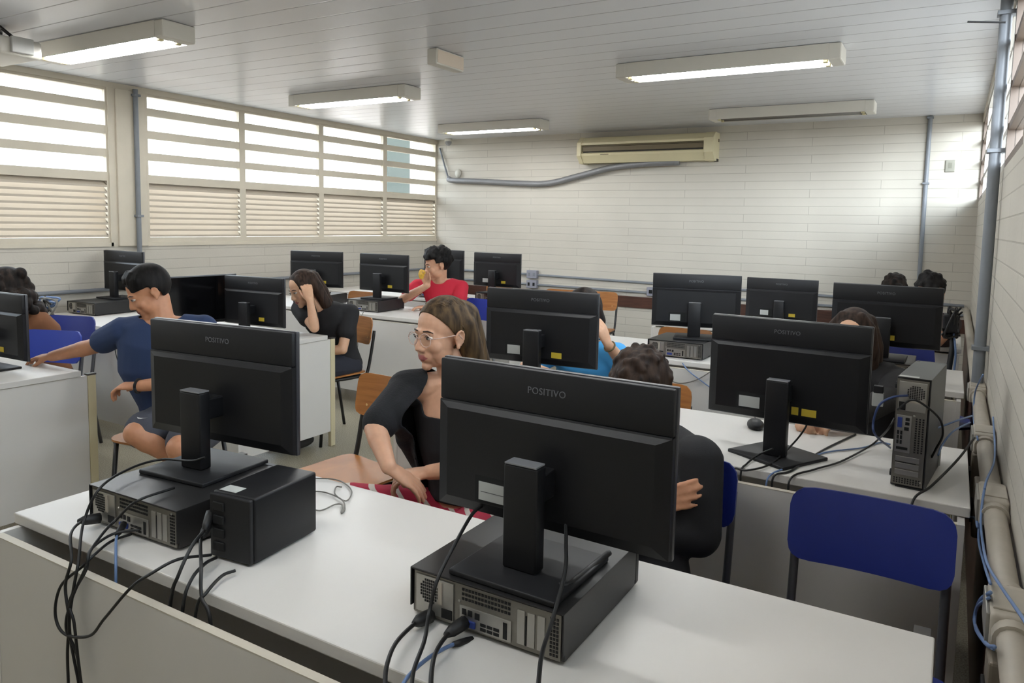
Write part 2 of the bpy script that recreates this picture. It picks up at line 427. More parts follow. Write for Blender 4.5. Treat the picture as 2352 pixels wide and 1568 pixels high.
# ---------------------------------------------------------------- air conditioner + lines
def aircon():
    r = empty('air_conditioner', (-3.03, YB, 2.36), 0, 'long aged cream air conditioner mounted high on the back wall', 'air conditioner')
    L = .79
    def prof(x0, x1, P, name, m):
        k = len(P); b = MB()
        b.add([(x0, y, z) for y, z in P]+[(x1, y, z) for y, z in P],
              [tuple(range(k-1, -1, -1)), tuple(range(k, 2*k))]+[(i, (i+1) % k, (i+1) % k+k, i+k) for i in range(k)])
        return b.build(name, m, r)
    P = [(-.02, .14), (-.16, .14), (-.235, .075), (-.235, .05), (-.20, .045), (-.20, -.035), (-.235, -.045), (-.225, -.07), (-.16, -.15), (-.02, -.15)]
    prof(-L+.05, L-.10, P, 'casing', ac_c)
    E = [(0, .145), (-.16, .145), (-.245, .08), (-.245, -.07), (-.165, -.155), (0, -.155)]
    prof(-L, -L+.05, E, 'end_cap', ac_c); prof(L-.10, L, E, 'end_cap', ac_c)
    v = MB().box(-L+.06, L-.11, -.228, -.20, .034, .042).box(-L+.06, L-.11, -.222, -.2015, -.02, .03)
    v.build('outlet_vane', ac_dark, r)
    MB().box(-L+.06, L-.11, -.2012, -.195, -.034, .045).build('outlet_slot', ac_black, r)
    MB().box(-.5, -.4, -.231, -.226, -.064, -.056).build('badge', ac_dark, r)
    MB().box(L-.001, L+.004, -.05, -.02, .05, .08).build('hinge_slot', ac_dark, r)
    MB().box(L-.03, L+.006, -.09, -.03, -.158, -.13).build('bracket', ac_black, r)
aircon()
o = MB().tube(catmull([(-2.6415, 7.9900, 2.2019), (-3.0419, 7.9900, 2.1925), (-3.4523, 8.0300, 2.1605), (-3.8752, 8.0500, 2.0738), (-4.2935, 8.0500, 1.9911), (-4.7102, 8.0500, 1.9954), (-5.2265, 8.0500, 2.0227), (-5.7026, 8.0500, 2.0451), (-5.7801, 8.0600, 2.0694)], 8), .036, 10).build('insulated_pipe', insul, None, True)
tag(o, 'silver wrapped refrigerant line drooping along the back wall from the air conditioner', 'pipe')
o = MB().tube(catmull([(-5.7801, 8.0600, 2.0694), (-5.8239, 8.0600, 2.1837), (-5.8899, 8.0700, 2.3451), (-5.9415, 8.0800, 2.4727)], 6), .012, 8).build('drain_tube', pipe_g, None, True)
tag(o, 'thin grey tube climbing the back corner to the ceiling', 'pipe')
# corner camera
r = empty('security_camera', (-5.7438, 8.0000, 2.5422), 0, 'small white dome camera in the back corner under the ceiling', 'camera')
MB().cyl((0, 0, .035), (0, 0, .0), .05, 20).build('base', lamp_w, r, True, 40)
MB().ball((0, 0, -.012), .042).build('dome', mat('dome_grey', rgb(150, 150, 152), .2), r, True)
r = empty('motion_sensor', (-5.6416, 8.0700, 2.1358), 0, 'small white round sensor on the back wall above the silver line', 'sensor')
MB().ball((0, .01, 0), .045, .03, .055).build('body', mat('sensor_white', rgb(196, 194, 184), .5), r, True)

# conduits and boxes on the back wall
def pipe(pts, rad, name, label, m, group=None, clips=()):
    r = empty(name, pts[0], 0, label, 'pipe', group); o = V(pts[0])
    MB().tube([V(p)-o for p in pts], rad, 14).build('tube', m, r, True, 50)
    for c in clips:
        c = V(c)-o
        MB().box(c.x-rad*1.5, c.x+rad*1.5, c.y-rad*1.4, c.y+rad*1.5, c.z-.009, c.z+.009, .002).build('clip', m, r)
    return r
pipe([(-.268, YB-.022, 1.0), (-.268, YB-.022, 2.575)], .019, 'conduit_pipe', 'grey vertical conduit on the back wall from desk height to the ceiling', pipe_g, None, [(-.268, YB-.022, 1.95), (-.268, YB-.022, 2.56)])
pipe([(-5.97, YB-.02, .872), (-4.55, YB-.02, .872)], .014, 'conduit_pipe', 'upper thin conduit behind the boy in red along the back wall', pipe_g)
pipe([(-4.42, YB-.02, .868), (XR-.05, YB-.02, .815)], .014, 'conduit_pipe', 'upper thin conduit running along the back wall to the corner pipes', pipe_g)
pipe([(-5.97, YB-.02, .752), (-4.55, YB-.02, .748)], .014, 'conduit_pipe', 'lower thin conduit behind the boy in red along the back wall', pipe_g)
pipe([(-4.42, YB-.02, .746), (XR-.05, YB-.02, .725)], .014, 'conduit_pipe', 'lower thin conduit on the back wall, just over the wood rail', pipe_g)
for z, l in ((.875, 'upper square conduit box with sockets on the back wall'), (.752, 'lower square conduit box with black sockets on the back wall')):
    r = empty('conduit_box', (-4.485, YB-.035, z), 0, l, 'conduit box', 'conduit boxes on the back wall')
    MB().box(-.07, .07, -.03, .034, -.05, .05, .006).build('box', mat('box_grey', rgb(140, 140, 150), .45), r)
    for s in (-1, 1): MB().box(s*.035-.014, s*.035+.014, -.034, -.028, -.02, .02).build('socket', dark_hole if z < .8 else pipe_g, r)
r = empty('conduit_box', (-2.93, YB-.035, .757), 0, 'grey conduit box on the back wall beside the monitor in the third row', 'conduit box', 'conduit boxes on the back wall')
MB().box(-.05, .05, -.03, .034, -.05, .05, .006).build('box', MATS['box_grey'], r)
MB().box(-.02, .02, -.034, -.028, -.02, .02).build('socket', dark_hole, r)
# switch plate high on the wall
r = empty('switch_plate', (-.08, YB-.008, 2.11), 0, 'small grey metal socket plate high on the back wall beside the conduit', 'socket plate')
MB().box(-.04, .04, -.006, .008, -.055, .055, .004).build('plate', mat('plate_grey', rgb(140, 138, 126), .4, metal=.3), r)
MB().box(-.012, .014, -.009, -.005, -.02, .03).build('toggle', mat('toggle_grey', rgb(120, 118, 104), .5), r)
# left column pipe
pipe([(XL+.05, 3.82, .9), (XL+.05, 3.82, 2.55)], .02, 'conduit_pipe', 'grey vertical conduit on the column between the louvered windows', pipe_g, None, [(XL+.05, 3.82, 2.5), (XL+.05, 3.82, 1.5)])
# left wall horizontal conduit
pipe([(XL+.025, .2, .90), (XL+.025, 7.9, .88)], .016, 'conduit_pipe', 'grey conduit along the window wall under the sill', pipe_g)

# right wall: conduits with inspection boxes
PX, PZ = .133, .785
pv = pipe([(PX-.003, 3.95, PZ+.02), (PX-.003, 3.95, 2.57)], .024, 'conduit_pipe', 'tall grey vertical conduit on the near side wall rising to the ceiling', pipe_g, None, [(PX, 3.95, 1.86), (PX, 3.95, 2.45), (PX, 3.95, .98)])
pv2 = pipe([(PX+.012, 4.12, PZ+.02), (PX+.012, 4.12, 2.56)], .012, 'conduit_pipe', 'slim cream conduit just behind the tall grey one on the side wall', pipe_c)
ph = pipe([(PX, .15, PZ), (PX, 8.0, PZ)], .0255, 'conduit_pipe', 'thick cream horizontal conduit along the side wall at desk height', pipe_c)
def condulet(y, label, L=.17):
    r = empty('inspection_box', (PX, y, PZ), 0, label, 'conduit box', 'inspection boxes on the side wall conduit')
    b = MB()
    b.box(-.034, .031, -L/2, L/2, -.036, .034, .008, 3)
    b.build('body', pipe_c, r, True, 40)
    for s in (-1, 1): MB().cyl((0, s*(L/2), 0), (0, s*(L/2+.028), 0), .032, 18).build('collar', pipe_c, r, True, 40)
    MB().box(-.04, -.033, -L/2+.012, L/2-.012, -.03, .028, .002).build('cover', mat('cover_grey', rgb(150, 146, 138), .4, metal=.4), r)
    MB().box(-.03, .028, -.05, .05, .033, .037, .002).build('top_cover', pipe_c, r)
    return r
condulet(1.62, 'inspection box on the side wall conduit with blue cables looped under it', .15)
condulet(2.30, 'inspection box on the side wall conduit at the end of the second desk')
condulet(3.02, 'inspection box on the side wall conduit beyond the standing tower')
condulet(3.9, 'inspection box where the tall vertical conduit meets the horizontal one')
for y, l in ((1.55, 'short dark drop box under the conduit with the blue loop'), (2.62, 'dark socket box hanging under the conduit beside the standing tower'), (2.98, 'small socket box with white plug below the conduit beyond the tower')):
    r = empty('socket_box', (PX-.01, y, PZ-.10), 0, l, 'socket box', 'socket boxes under the side wall conduit')
    MB().box(-.024, .03, -.05, .05, -.10, .065, .006).build('body', mat('box_taupe', rgb(128, 118, 104), .5), r)
    MB().box(-.03, -.024, -.03, .03, -.06, .0, .002).build('socket', dark_hole, r)
# sign hook near the top of the wall
o = MB().tube([(-0.0124, 3.6000, 2.3488), (0.1185, 3.6000, 2.3318)], .004, 6).build('wire_hook', cab_b); tag(o, 'thin dark wire sticking out from the tall conduit near the ceiling', 'wire')

# ---------------------------------------------------------------- desks
TZ = .75
def table(x0, x1, y0, y1, label, shadow=.75):
    cx, cy = (x0+x1)/2, (y0+y1)/2
    r = empty('computer_desk', (cx, cy, 0), 0, label, 'desk', 'white computer desks')
    a, b, c, d = x0-cx, x1-cx, y0-cy, y1-cy
    MB().box(a, b, c, d, TZ-.028, TZ, .003).build('tabletop', white_lam, r)
    MB().box(a+.03, b-.03, c-.058, c-.040, .13, .716, .001).build('modesty_panel', white_lam, r)
    MB().box(a+.03, b-.03, c-.0585, c-.0395, .7162, .7185).build('panel_edge', edge_pale, r)
    MB().box(a+.05, b-.05, c+.14, c+.156, .45, .72).build('rear_apron', white_lam, r)
    for s in (a+.012, b-.030):
        e = MB().box(s, s+.018, c-.06, d+.035, .10, .7195, .001).build('end_panel', white_lam, r)
        MB().box(s-.004, s+.022, d+.036, d+.075, 0, .7195, .002).build('leg', cream_edge, r)
        MB().box(s-.006, s+.024, d+.034, d+.077, .7197, .728, .001).build('leg_cap', dark_cap, r)
        MB().box(s-.003, s+.021, c-.045, c-.005, 0, .0995, .002).build('foot', cream_edge, r)
    return r
table(-1.995, .016, .925, 1.54, 'white desk closest to the camera, carrying two monitors on flat computer cases')
table(-1.90, .085, 2.335, 2.975, 'white desk in the second row with the standing tower computer by the wall pipes')
table(-2.0, .085, 4.03, 4.68, 'white desk in the third row under the paired monitors near the wall pipes')
table(-2.0, .085, 5.55, 6.2, 'white desk in the last row, mostly hidden behind the monitors near the wall pipes')
table(-5.85, -3.585, 1.37, 1.985, 'white desk at the window side whose big end panel faces the aisle, first row')
table(-5.85, -3.47, 2.87, 3.515, 'white desk at the window side, second row, where the girl in black leans')
table(-5.85, -3.40, 4.50, 5.14, 'white desk at the window side, third row, with the boy in red behind it')
table(-5.85, -3.40, 5.80, 6.45, 'white desk at the window side, last row near the back corner')

# ---------------------------------------------------------------- computers
def make_cpu():
    r = empty('computer_case'); W, D, Hh = .325, .342, .096
    c = MB(); c.box(0, W, .006, D-.012, .006, Hh-.003, .002)
    c.build('case_body', blk_metal, r)
    MB().box(-.001, W+.001, -.002, D-.014, Hh-.0028, Hh, .0006).box(-.0012, .0012, -.002, D-.014, .02, Hh-.001).box(W-.0012, W+.0012, -.002, D-.014, .02, Hh-.001).build('top_cover', blk_metal, r)
    MB().box(0, W, D-.0118, D+.012, .004, Hh-.002, .006).build('front_bezel', blk, r)
    MB().box(.006, W-.006, .002, .0058, .008, Hh-.006).build('rear_panel', grey_metal, r)
    for x in (.03, W-.03):
        for y in (.03, D-.04): MB().cyl((x, y, 0), (x, y, .0058), .011, 10).build('foot', blk, r)
    p = MB().box(.012, .098, -.001, .0018, .014, Hh-.010, .0008).build('power_supply', silver, r)
    g = MB()
    for i in range(11):
        for j in range(8):
            if (i+.5-5.5)**2+(j+.5-4)**2 < 19: g.box(.018+i*.0048, .0215+i*.0048, -.0016, -.0008, .036+j*.0058, .0403+j*.0058)
    g.build('fan_vent', dark_hole, p)
    MB().box(.072, .096, -.0022, -.0008, .016, .034).build('power_inlet', dark_hole, p)
    MB().box(.064, .0725, -.003, -.0008, .04, .082).build('label_plate', mat('psu_label', rgb(168, 160, 146), .5), p)
    io = MB().box(.112, .222, -.0006, .0018, .012, .052, .0006).build('port_plate', silver, r)
    q = MB()
    for x in (.118, .131): q.box(x, x+.009, -.0016, -.0004, .036, .047)
    for x in (.158, .172, .186): q.box(x, x+.0115, -.0016, -.0004, .016, .0215).box(x, x+.0115, -.0016, -.0004, .0245, .03)
    q.box(.146, .156, -.0016, -.0004, .034, .046)
    q.box(.206, .214, -.0016, -.0004, .016, .046)
    q.build('port', dark_hole, io)
    MB().box(.118, .148, -.005, -.0004, .016, .028, .001).build('video_port', port_blue, io)
    q = MB()
    for i in range(15):
        for j in range(3): q.box(.116+i*.007, .1205+i*.007, .0006, .0022, .062+j*.0088, .0665+j*.0088)
    q.build('upper_vent', dark_hole, r)
    s = MB()
    for i, x in enumerate((.234, .254, .274)): s.box(x, x+.015, -.0002, .0022, .016, Hh-.018, .0006)
    s.build('slot_covers', silver, r)
    MB().box(.2505, .2525, .0004, .0024, .016, .07).build('slot_gap', dark_hole, r)
    q = MB()
    for i in range(3):
        for j in range(10): q.box(.2985+i*.006, .3022+i*.006, .0006, .0022, .014+j*.0072, .0182+j*.0072)
    q.build('side_vent', dark_hole, r)
    MB().ball((.304, .0015, Hh-.012), .003, .002, .003, None, 8, 6).ball((.11, .0015, .058), .003, .002, .003, None, 8, 6).build('screw', silver, r)
    return r
cpu0 = make_cpu(); first = [True]
def put(proto, used, x, y, z, rz, label, cat, group, rot=None):
    if used[0]: o = proto; used[0] = False
    else: o = copy_tree(proto)
    o.location = (x, y, z); o.rotation_euler = rot if rot else (0, 0, math.radians(rz))
    return tag(o, label, cat, group)
def cpu(x, y, z, rz, label, rot=None):
    return put(cpu0, first, x, y, z, rz, label, 'computer', 'flat black computer cases', rot)
cpu(-.850, 1.080, TZ, 0, 'flat black computer case under the large monitor nearest the camera')
cpu(-1.778, .996, TZ, 1.5, 'flat black computer case under the near monitor beside the small black box')
cpu(-.125, 2.42, TZ+.327, 0, 'black tower computer standing on its side edge by the wall pipes', (0, PI/2, math.radians(-6)))
cpu(-1.50, 4.10, TZ, 0, 'flat black computer case with visible ports on the third row before the back rail')
cpu(-4.335, 4.62, TZ, 2, 'flat computer case with blue plug under the monitor in front of the boy in red')
cpu(-3.86, 5.84, TZ, 0, 'flat black computer case under the last row monitor by the back wall conduit boxes')
cpu(-5.79, 3.12, TZ, 4, 'flat black computer case with tangled cables under the monitor against the window wall')
cpu(-4.465, 2.90, TZ+.327, 0, 'black tower computer standing on its side edge behind the head of the boy in navy', (0, PI/2, 0))
cpu(-1.64, 2.56, TZ, 0, 'flat black computer case hidden under the monitor of the person in bright blue')
cpu(-.46, 4.10, TZ, 0, 'flat black computer case under the third row monitor behind the long-haired girl')
cpu(-4.95, 4.60, TZ, 12, 'flat black computer case under the window side monitor behind the leaning girl')
cpu(-4.62, 5.86, TZ+.006, 0, 'flat black computer case under the monitor hidden behind the boy in red')

def make_monitor(lift=0., Hp=.318):
    r = empty('monitor'); W = .515; z0 = .055+lift; z1 = z0+Hp
    MB().box(-.113, .113, -.11, .11, 0, .011, .003, 3).build('stand_base', blk2, r, True, 30)
    zt = z0+.155
    p = MB().box(-.036, .036, -.046, -.012, .0112, zt, .004, 3).build('stand_post', blk, r, True, 30)
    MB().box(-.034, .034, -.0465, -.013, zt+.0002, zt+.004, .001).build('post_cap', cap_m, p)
    MB().box(-.03, .03, -.0118, .04, zt-.075, zt-.02, .004).build('hinge', blk, r)
    zs = z1-.088
    # panel parts: bezel at the far side, rear shell toward the post
    pn = MB().box(-W/2, W/2, .060, .073, z0, z1, .003, 2).build('panel', bezel_m, r, True, 30)
    MB().box(-W/2+.008, W/2-.008, .0731, .0738, z0+.018, z1-.008).build('screen', screen_m, pn)
    MB().box(-W/2+.003, W/2-.003, .0728, .0745, z0+.001, z0+.016, .001).build('chin', blk_gloss, pn)
    MB().box(-W/2+.002, W/2-.002, .046, .0598, zs, z1-.002, .004, 2).build('upper_band', blk2, r, True, 30)
    sh = MB()
    a, b = W/2-.002, W/2-.03
    R = [[(-a, .0595, z0+.002), (a, .0595, z0+.002), (a, .0595, zs-.001), (-a, .0595, zs-.001)],
         [(-a, .046, z0+.006), (a, .046, z0+.006), (a, .046, zs-.002), (-a, .046, zs-.002)],
         [(-b, .034, z0+.03), (b, .034, z0+.03), (b, .034, zs-.014), (-b, .034, zs-.014)]]
    sh.loft([[V(p) for p in q] for q in R]); sh.build('rear_shell', blk, r)
    MB().box(-W/2+.004, W/2-.004, .0445, .0462, zs-.0035, zs+.0005).build('seam', mat('seam_sheen', rgb(46, 46, 50), .3), r)
    return r, z0, z1, zs
mon_a = make_monitor(); mon_b = make_monitor(.048, .346)
def logo(r, zc):
    cu = bpy.data.curves.new('POSITIVO', 'FONT'); cu.body = 'POSITIVO'; cu.size = .0185; cu.align_x = 'CENTER'; cu.align_y = 'CENTER'; cu.extrude = .0004; cu.space_character = 1.08
    t = bpy.data.objects.new('tmp', cu); COL.objects.link(t)
    dg = bpy.context.evaluated_depsgraph_get()
    me = bpy.data.meshes.new_from_object(t.evaluated_get(dg)); bpy.data.objects.remove(t)
    me.transform(Matrix.Translation((0, .0455, zc)) @ Matrix.Rotation(PI/2, 4, 'X'))
    me.materials.clear(); me.materials.append(logo_m); me.name = 'logo_lettering'
    o = bpy.data.objects.new('logo_lettering', me); COL.objects.link(o); o.parent = r
for m_ in (mon_a, mon_b): logo(m_[0], m_[2]-.042)
used_a, used_b = [True], [True]
protos = []
def monitor(x, y, z, rz, label, kind='a', marks='', base_rz=None):
    """x, y, z: middle of the stand base"""
    pr, z0, z1, zs = mon_a if kind == 'a' else mon_b
    o = copy_tree(pr); protos.append(pr)
    o.location = (x, y, z); o.rotation_euler = (0, 0, math.radians(rz)); tag(o, label, 'monitor', 'black monitors seen from behind')
    if base_rz is not None:
        for ch in o.children:
            if ch.name.startswith('stand_base'): ch.rotation_euler = (0, 0, math.radians(base_rz))
    yb = .0335
    if 'w' in marks:   # white connector sticker in a recess
        MB().box(-.155, -.055, .0338, .0346, z0+.032, z0+.088).build('port_recess', dark_hole, o)
        l = MB().box(-.145, -.085 if 'W' not in marks else -.075, .0325, .0337, z0+.038, z0+.076).build('sticker', label_w, o); l['label'] = 'white connector sticker'
        if 'B' in marks: MB().box(-.14, -.08, .0322, .0326, z0+.055, z0+.0565).build('sticker_line', mat('ink', rgb(90, 90, 90), .6), l)
    if 'y' in marks:
        l = MB().box(.062, .108, .0325, .0338, z0+.036, z0+.06).build('sticker', label_y, o); l['label'] = 'yellow sticker'
    if 'Y' in marks:
        l = MB().box(.03, .052, .0325, .0338, z0+.036, z0+.062).build('sticker', label_y, o); l['label'] = 'small yellow sticker'
    return o
def off(cx, cy, rz, d=.06):
    a = math.radians(rz); return cx+d*math.sin(a), cy-d*math.cos(a)
CZ = TZ+.0962
def mon_at(cx, cy, z, rz, *a, **k):
    x, y = off(cx, cy, rz); return monitor(x, y, z, rz, *a, **k)
mon_at(-1.654, 1.285, CZ, 5, 'big black monitor turned away on the case beside the small black box, nearest desk')
mon_at(-.655, 1.258, CZ, -1.4, 'largest black monitor in view, back turned, on the case with looping cables', marks='wB')
mon_at(-.456, 2.58, TZ, -4, 'black monitor on a diamond-turned base directly on the second row desk by the tower', kind='b', marks='wWyY', base_rz=-24)
mon_at(-1.496, 2.775, CZ, 5, 'black monitor with white and yellow stickers hiding the person in bright blue', marks='wy')
mon_at(-1.305, 4.36, CZ, 14, 'black monitor on the third row in front of the dark wood rail', marks='w')
mon_at(-.285, 4.289, CZ, -1, 'black monitor behind the long-haired girl, two dark heads showing above it', marks='Y')
mon_at(-3.686, 5.893+.05, CZ, 0, 'black monitor alone before the back wall beside the boy in red', marks='wy')
mon_at(-4.144, 4.86, CZ, 1.5, 'black monitor on the case in front of the boy in red', marks='y')
mon_at(-3.885, 3.28, TZ, 4, 'black monitor whose edge touches the girl in black, on the window side second row', marks='y')
mon_at(-5.71, 3.53, CZ, 0, 'black monitor against the window wall beside the boy in navy')
mon_at(-3.97, 1.80, TZ, 2, 'black monitor cut by the photo edge on the first window side desk', marks='y')
mon_at(-4.86, 4.79, CZ, 15, 'black monitor with yellow sticker behind the head of the girl in black', marks='y')
mon_at(-1.10, 5.86, TZ, 2, 'black monitor in the last row between the paired and the long-haired girl monitors', marks='wy')
mon_at(-4.36, 6.02, CZ+.006, -6, 'black monitor half hidden behind the hair of the boy in red')
mon_at(-4.215, 3.13, TZ, -93, 'black monitor turned sideways, its dark screen toward the aisle, behind the boy in navy')
for pr in {p.name for p in protos}:
    o = bpy.data.objects[pr]
    def kill(o):
        for c in list(o.children): kill(c)
        bpy.data.objects.remove(o)
    kill(o)

# small black power box on the near desk
r = empty('voltage_stabilizer', (-1.375, 1.028, TZ), 4, 'small black power box on the nearest desk beside the flat computer case', 'power box'); r.rotation_euler = (0, 0, math.radians(6))
b = MB().box(0, .122, .012, .215, .004, .150, .006, 3).build('casing', blk, r, True, 30)
MB().box(.003, .119, 0, .0118, .006, .148, .003).build('rear_panel', blk2, r)
q = MB()
for i in range(4): q.box(.015, .047, -.004, .0, .022+i*.03, .042+i*.03, .002)
q.build('outlet', dark_hole, r)
l = MB().box(.012, .06, .02, .052, .1502, .1508).build('sticker', label_w, r); l['label'] = 'white paper sticker'
for x in (.02, .1):
    for y in (.03, .19): MB().cyl((x, y, 0), (x, y, .004), .008, 8).build('foot', blk, r)
# mouse on the second desk
r = empty('mouse', (-0.6010, 2.8374, 0.7500), .3, 'black mouse on the second row desk beside the monitor post', 'mouse')
MB().ball((0, 0, .012), .031, .052, .022).build('shell', blk, r, True)
MB().box(-.0015, .0015, .015, .045, .030, .0345).build('wheel', blk2, r)
# white junction tab at the second tower
# chairs -------------------------------------------------------------------
def shell(w, h, curve, th, rc=.04, nx=14, nz=8, top=0.):
    """curved rounded sheet standing in x-z, bent toward -y at the sides"""
    b = MB(); vs = []
    for side in (0, 1):
        for j in range(nz+1):
            for i in range(nx+1):
                u = -1+2*i/nx; v = -1+2*j/nz
                # round the corners
                x = u*w/2; z = v*h/2
                cx, cz = w/2-rc, h/2-rc
                ax, az = abs(x), abs(z)
                if ax > cx and az > cz:
                    dx, dz = ax-cx, az-cz; m_ = max(dx, dz); l_ = math.hypot(dx, dz)
                    if l_ > 1e-6:
                        dx, dz = dx/l_*m_, dz/l_*m_; x = math.copysign(cx+dx, x); z = math.copysign(cz+dz, z)
                y = -curve*(u*u)+(th if side else 0)+top*max(0, v)**2
                vs.append((x, y, z+h/2))
    n_ = (nx+1)*(nz+1); fs = []
    for j in range(nz):
        for i in range(nx):
            a = j*(nx+1)+i
            fs.append((a, a+1, a+nx+2, a+nx+1)); fs.append((n_+a, n_+a+nx+1, n_+a+nx+2, n_+a+1))
    edge = [i for i in range(nx+1)]+[(j+1)*(nx+1)-1 for j in range(1, nz+1)]+[nz*(nx+1)+i for i in range(nx-1, -1, -1)]+[j*(nx+1) for j in range(nz-1, 0, -1)]
    for k in range(len(edge)):
        a, c = edge[k], edge[(k+1) % len(edge)]
        fs.append((a, a+n_, c+n_, c))
    return b.add(vs, fs)
def make_chair(kind):
    wood = kind == 'wood'
    r = empty('wooden_chair' if wood else 'plastic_chair')
    pm, tm = (ply, blk_tube) if wood else (blue_pl if kind == 'blue' else blue_pl2, chrome_grey)
    zb, hb = (.635, .19) if wood else (.655, .185)
    bk = shell(.37, hb, .035, .009 if wood else .012, .045)
    bk.xf(Matrix.Translation((0, .235, zb)) @ Matrix.Rotation(math.radians(-9), 4, 'X')).build('backrest', pm, r, True, 40)
    st = shell(.39, .38, .008, .010 if wood else .014, .06, top=.0)
    st.xf(Matrix.Translation((0, -.19, .445)) @ Matrix.Rotation(math.radians(-88), 4, 'X')).build('seat', pm, r, True, 40)
    for s in (-1, 1):
        x = s*.17
        MB().tube(catmull([(x, .255, zb+.10), (x, .235, zb-.02), (x, .20, .46), (x, .17, .425)], 5), .011, 8).build('back_post', tm, r, True)
        MB().tube([(x, -.15, .428), (x*1.08, -.19, .0)], .011, 8).build('leg', tm, r, True)
        MB().tube([(x, .17, .428), (x*1.08, .25, .0)], .011, 8).build('leg', tm, r, True)
        MB().tube([(x, -.16, .428), (x, .18, .428)], .011, 8).build('side_rail', tm, r, True)
    MB().tube([(-.17, -.1, .428), (.17, -.1, .428)], .010, 8).build('cross_rail', tm, r, True)
    MB().tube([(-.17, .16, .428), (.17, .16, .428)], .010, 8).build('cross_rail', tm, r, True)
    if wood:
        for s in (-1, 1): MB().ball((s*.13, .228, zb+.05), .007, .004, .007, None, 10, 6).build('rivet', mat('rivet_pale', rgb(206, 170, 110), .4), r)
    return r
protoc = {k: make_chair(k) for k in ('wood', 'blue', 'bright')}
usedc = {k: [True] for k in protoc}
def chair(kind, x, y, rz, label):
    return put(protoc[kind], usedc[kind], x, y, 0, rz, label, 'chair', 'wooden classroom chairs' if kind == 'wood' else 'blue plastic chairs')
# a chair faces -y at rz = 0 (its backrest is at +y)
chair('blue', -.135, 1.745, 0, 'empty blue plastic chair between the first two desks beside the wall pipes')
chair('blue', -.655, 1.83, 2, 'blue plastic chair under the hunched person in black')
chair('wood', -2.10, 2.22, -8, 'wooden chair at the aisle just behind the girl in glasses')
chair('wood', -1.36, 1.90, -14, 'wooden chair on which the girl in glasses sits')
chair('wood', -3.66, 3.72, -12, 'wooden chair with bent black frame at the aisle beside the girl in black')
chair('wood', -1.10, 2.83, 0, 'wooden chair whose backrest shows between the hunched head and the second row desk')
chair('wood', -3.05, 6.72, 4, 'wooden chair standing before the back wall rail in the aisle')
chair('wood', -3.48, 6.66, 0, 'wooden chair near the back wall, its top edge showing over the bright blue person')
chair('wood', -1.50, 4.58, 0, 'wooden chair showing under the third row monitor')
chair('blue', -4.86, 2.46, 20, 'dark blue chair backed against the second window side desk')
chair('bright', -4.30, 2.06, 22, 'brighter blue chair just behind the first window side desk')
chair('bright', -3.52, 5.16, -8, 'blue chair glimpsed behind the hair of the girl in glasses')
chair('blue', -.06, 4.76, 40, 'dark blue chair glimpsed above the standing tower')
chair('wood', -4.2, 7.1, 170, 'wooden chair near the back wall behind the boy in red')
chair('wood', -3.23, 2.20, 12, 'wooden chair under the boy in navy')
chair('wood', -3.88, 5.30, 0, 'wooden chair under the boy in red')
chair('wood', -1.53, 3.43, 0, 'wooden chair under the person in bright blue')
chair('wood', -.31, 3.62, 0, 'wooden chair under the girl with long dark hair')
chair('wood', -4.80, 5.10, 0, 'wooden chair between the monitors in the window side third row')
# ---------------------------------------------------------------- people
def evaluated(me, mods):
    o = bpy.data.objects.new('tmp', me); COL.objects.link(o)
    for t, kw in mods:
        m = o.modifiers.new(t, t)
        for k, v in kw.items(): setattr(m, k, v)
    dg = bpy.context.evaluated_depsgraph_get()
    out = bpy.data.meshes.new_from_object(o.evaluated_get(dg))
    bpy.data.objects.remove(o); return out
def remesh(mb, vox, smooth=4, keep=None):
    """fuse overlapping pieces into one continuous skin; keep(p) -> 0..1 says how much smoothing a point gets"""
    me = mb.mesh('tmp')
    me = evaluated(me, [('REMESH', dict(mode='VOXEL', voxel_size=vox, adaptivity=0))])
    if smooth:
        import numpy as np
        n = len(me.vertices); co = np.empty(n*3); me.vertices.foreach_get('co', co); co = co.reshape(n, 3)
        e = np.empty(len(me.edges)*2, dtype=np.int64); me.edges.foreach_get('vertices', e); e = e.reshape(-1, 2)
        deg = np.bincount(e.ravel(), minlength=n).astype(float)[:, None]; deg[deg == 0] = 1
        w = np.ones((n, 1)) if keep is None else np.array([keep(p) for p in co])[:, None]
        for it in range(smooth):
            for f in (.5, -.32 if it < smooth-1 else .2):
                acc = np.zeros_like(co)
                for k in range(3):
                    acc[:, k] = np.bincount(e[:, 0], co[e[:, 1], k], n)+np.bincount(e[:, 1], co[e[:, 0], k], n)
                co = co+(acc/deg-co)*f*w
        me.vertices.foreach_set('co', co.ravel()); me.update()
    return me
def trim(me, bad):
    bm = bmesh.new(); bm.from_mesh(me)
    bmesh.ops.delete(bm, geom=[v for v in bm.verts if bad(v.co)], context='VERTS')
    for it in range(14):
        new = {}
        for v in bm.verts:
            nb = [e.other_vert(v) for e in v.link_edges if e.is_boundary]
            if len(nb) == 2: new[v] = v.co*.4+(nb[0].co+nb[1].co)*.3
        for v, c in new.items(): v.co = c
    bm.to_mesh(me); bm.free(); me.update()
    return evaluated(me, [('SOLIDIFY', dict(thickness=.004, offset=-1))])
def link(me, name, m, parent):
    me.name = name; me.materials.clear()
    for x in (m if isinstance(m, (list, tuple)) else [m]): me.materials.append(x)
    o = bpy.data.objects.new(name, me); COL.objects.link(o); o.parent = parent; shade(me); return o
def basis(fwd, up=(0, 0, 1)):
    """columns: right, forward, up"""
    f = V(fwd).normalized(); r = f.cross(V(up)).normalized(); u = r.cross(f)
    return Matrix((r, f, u)).transposed()

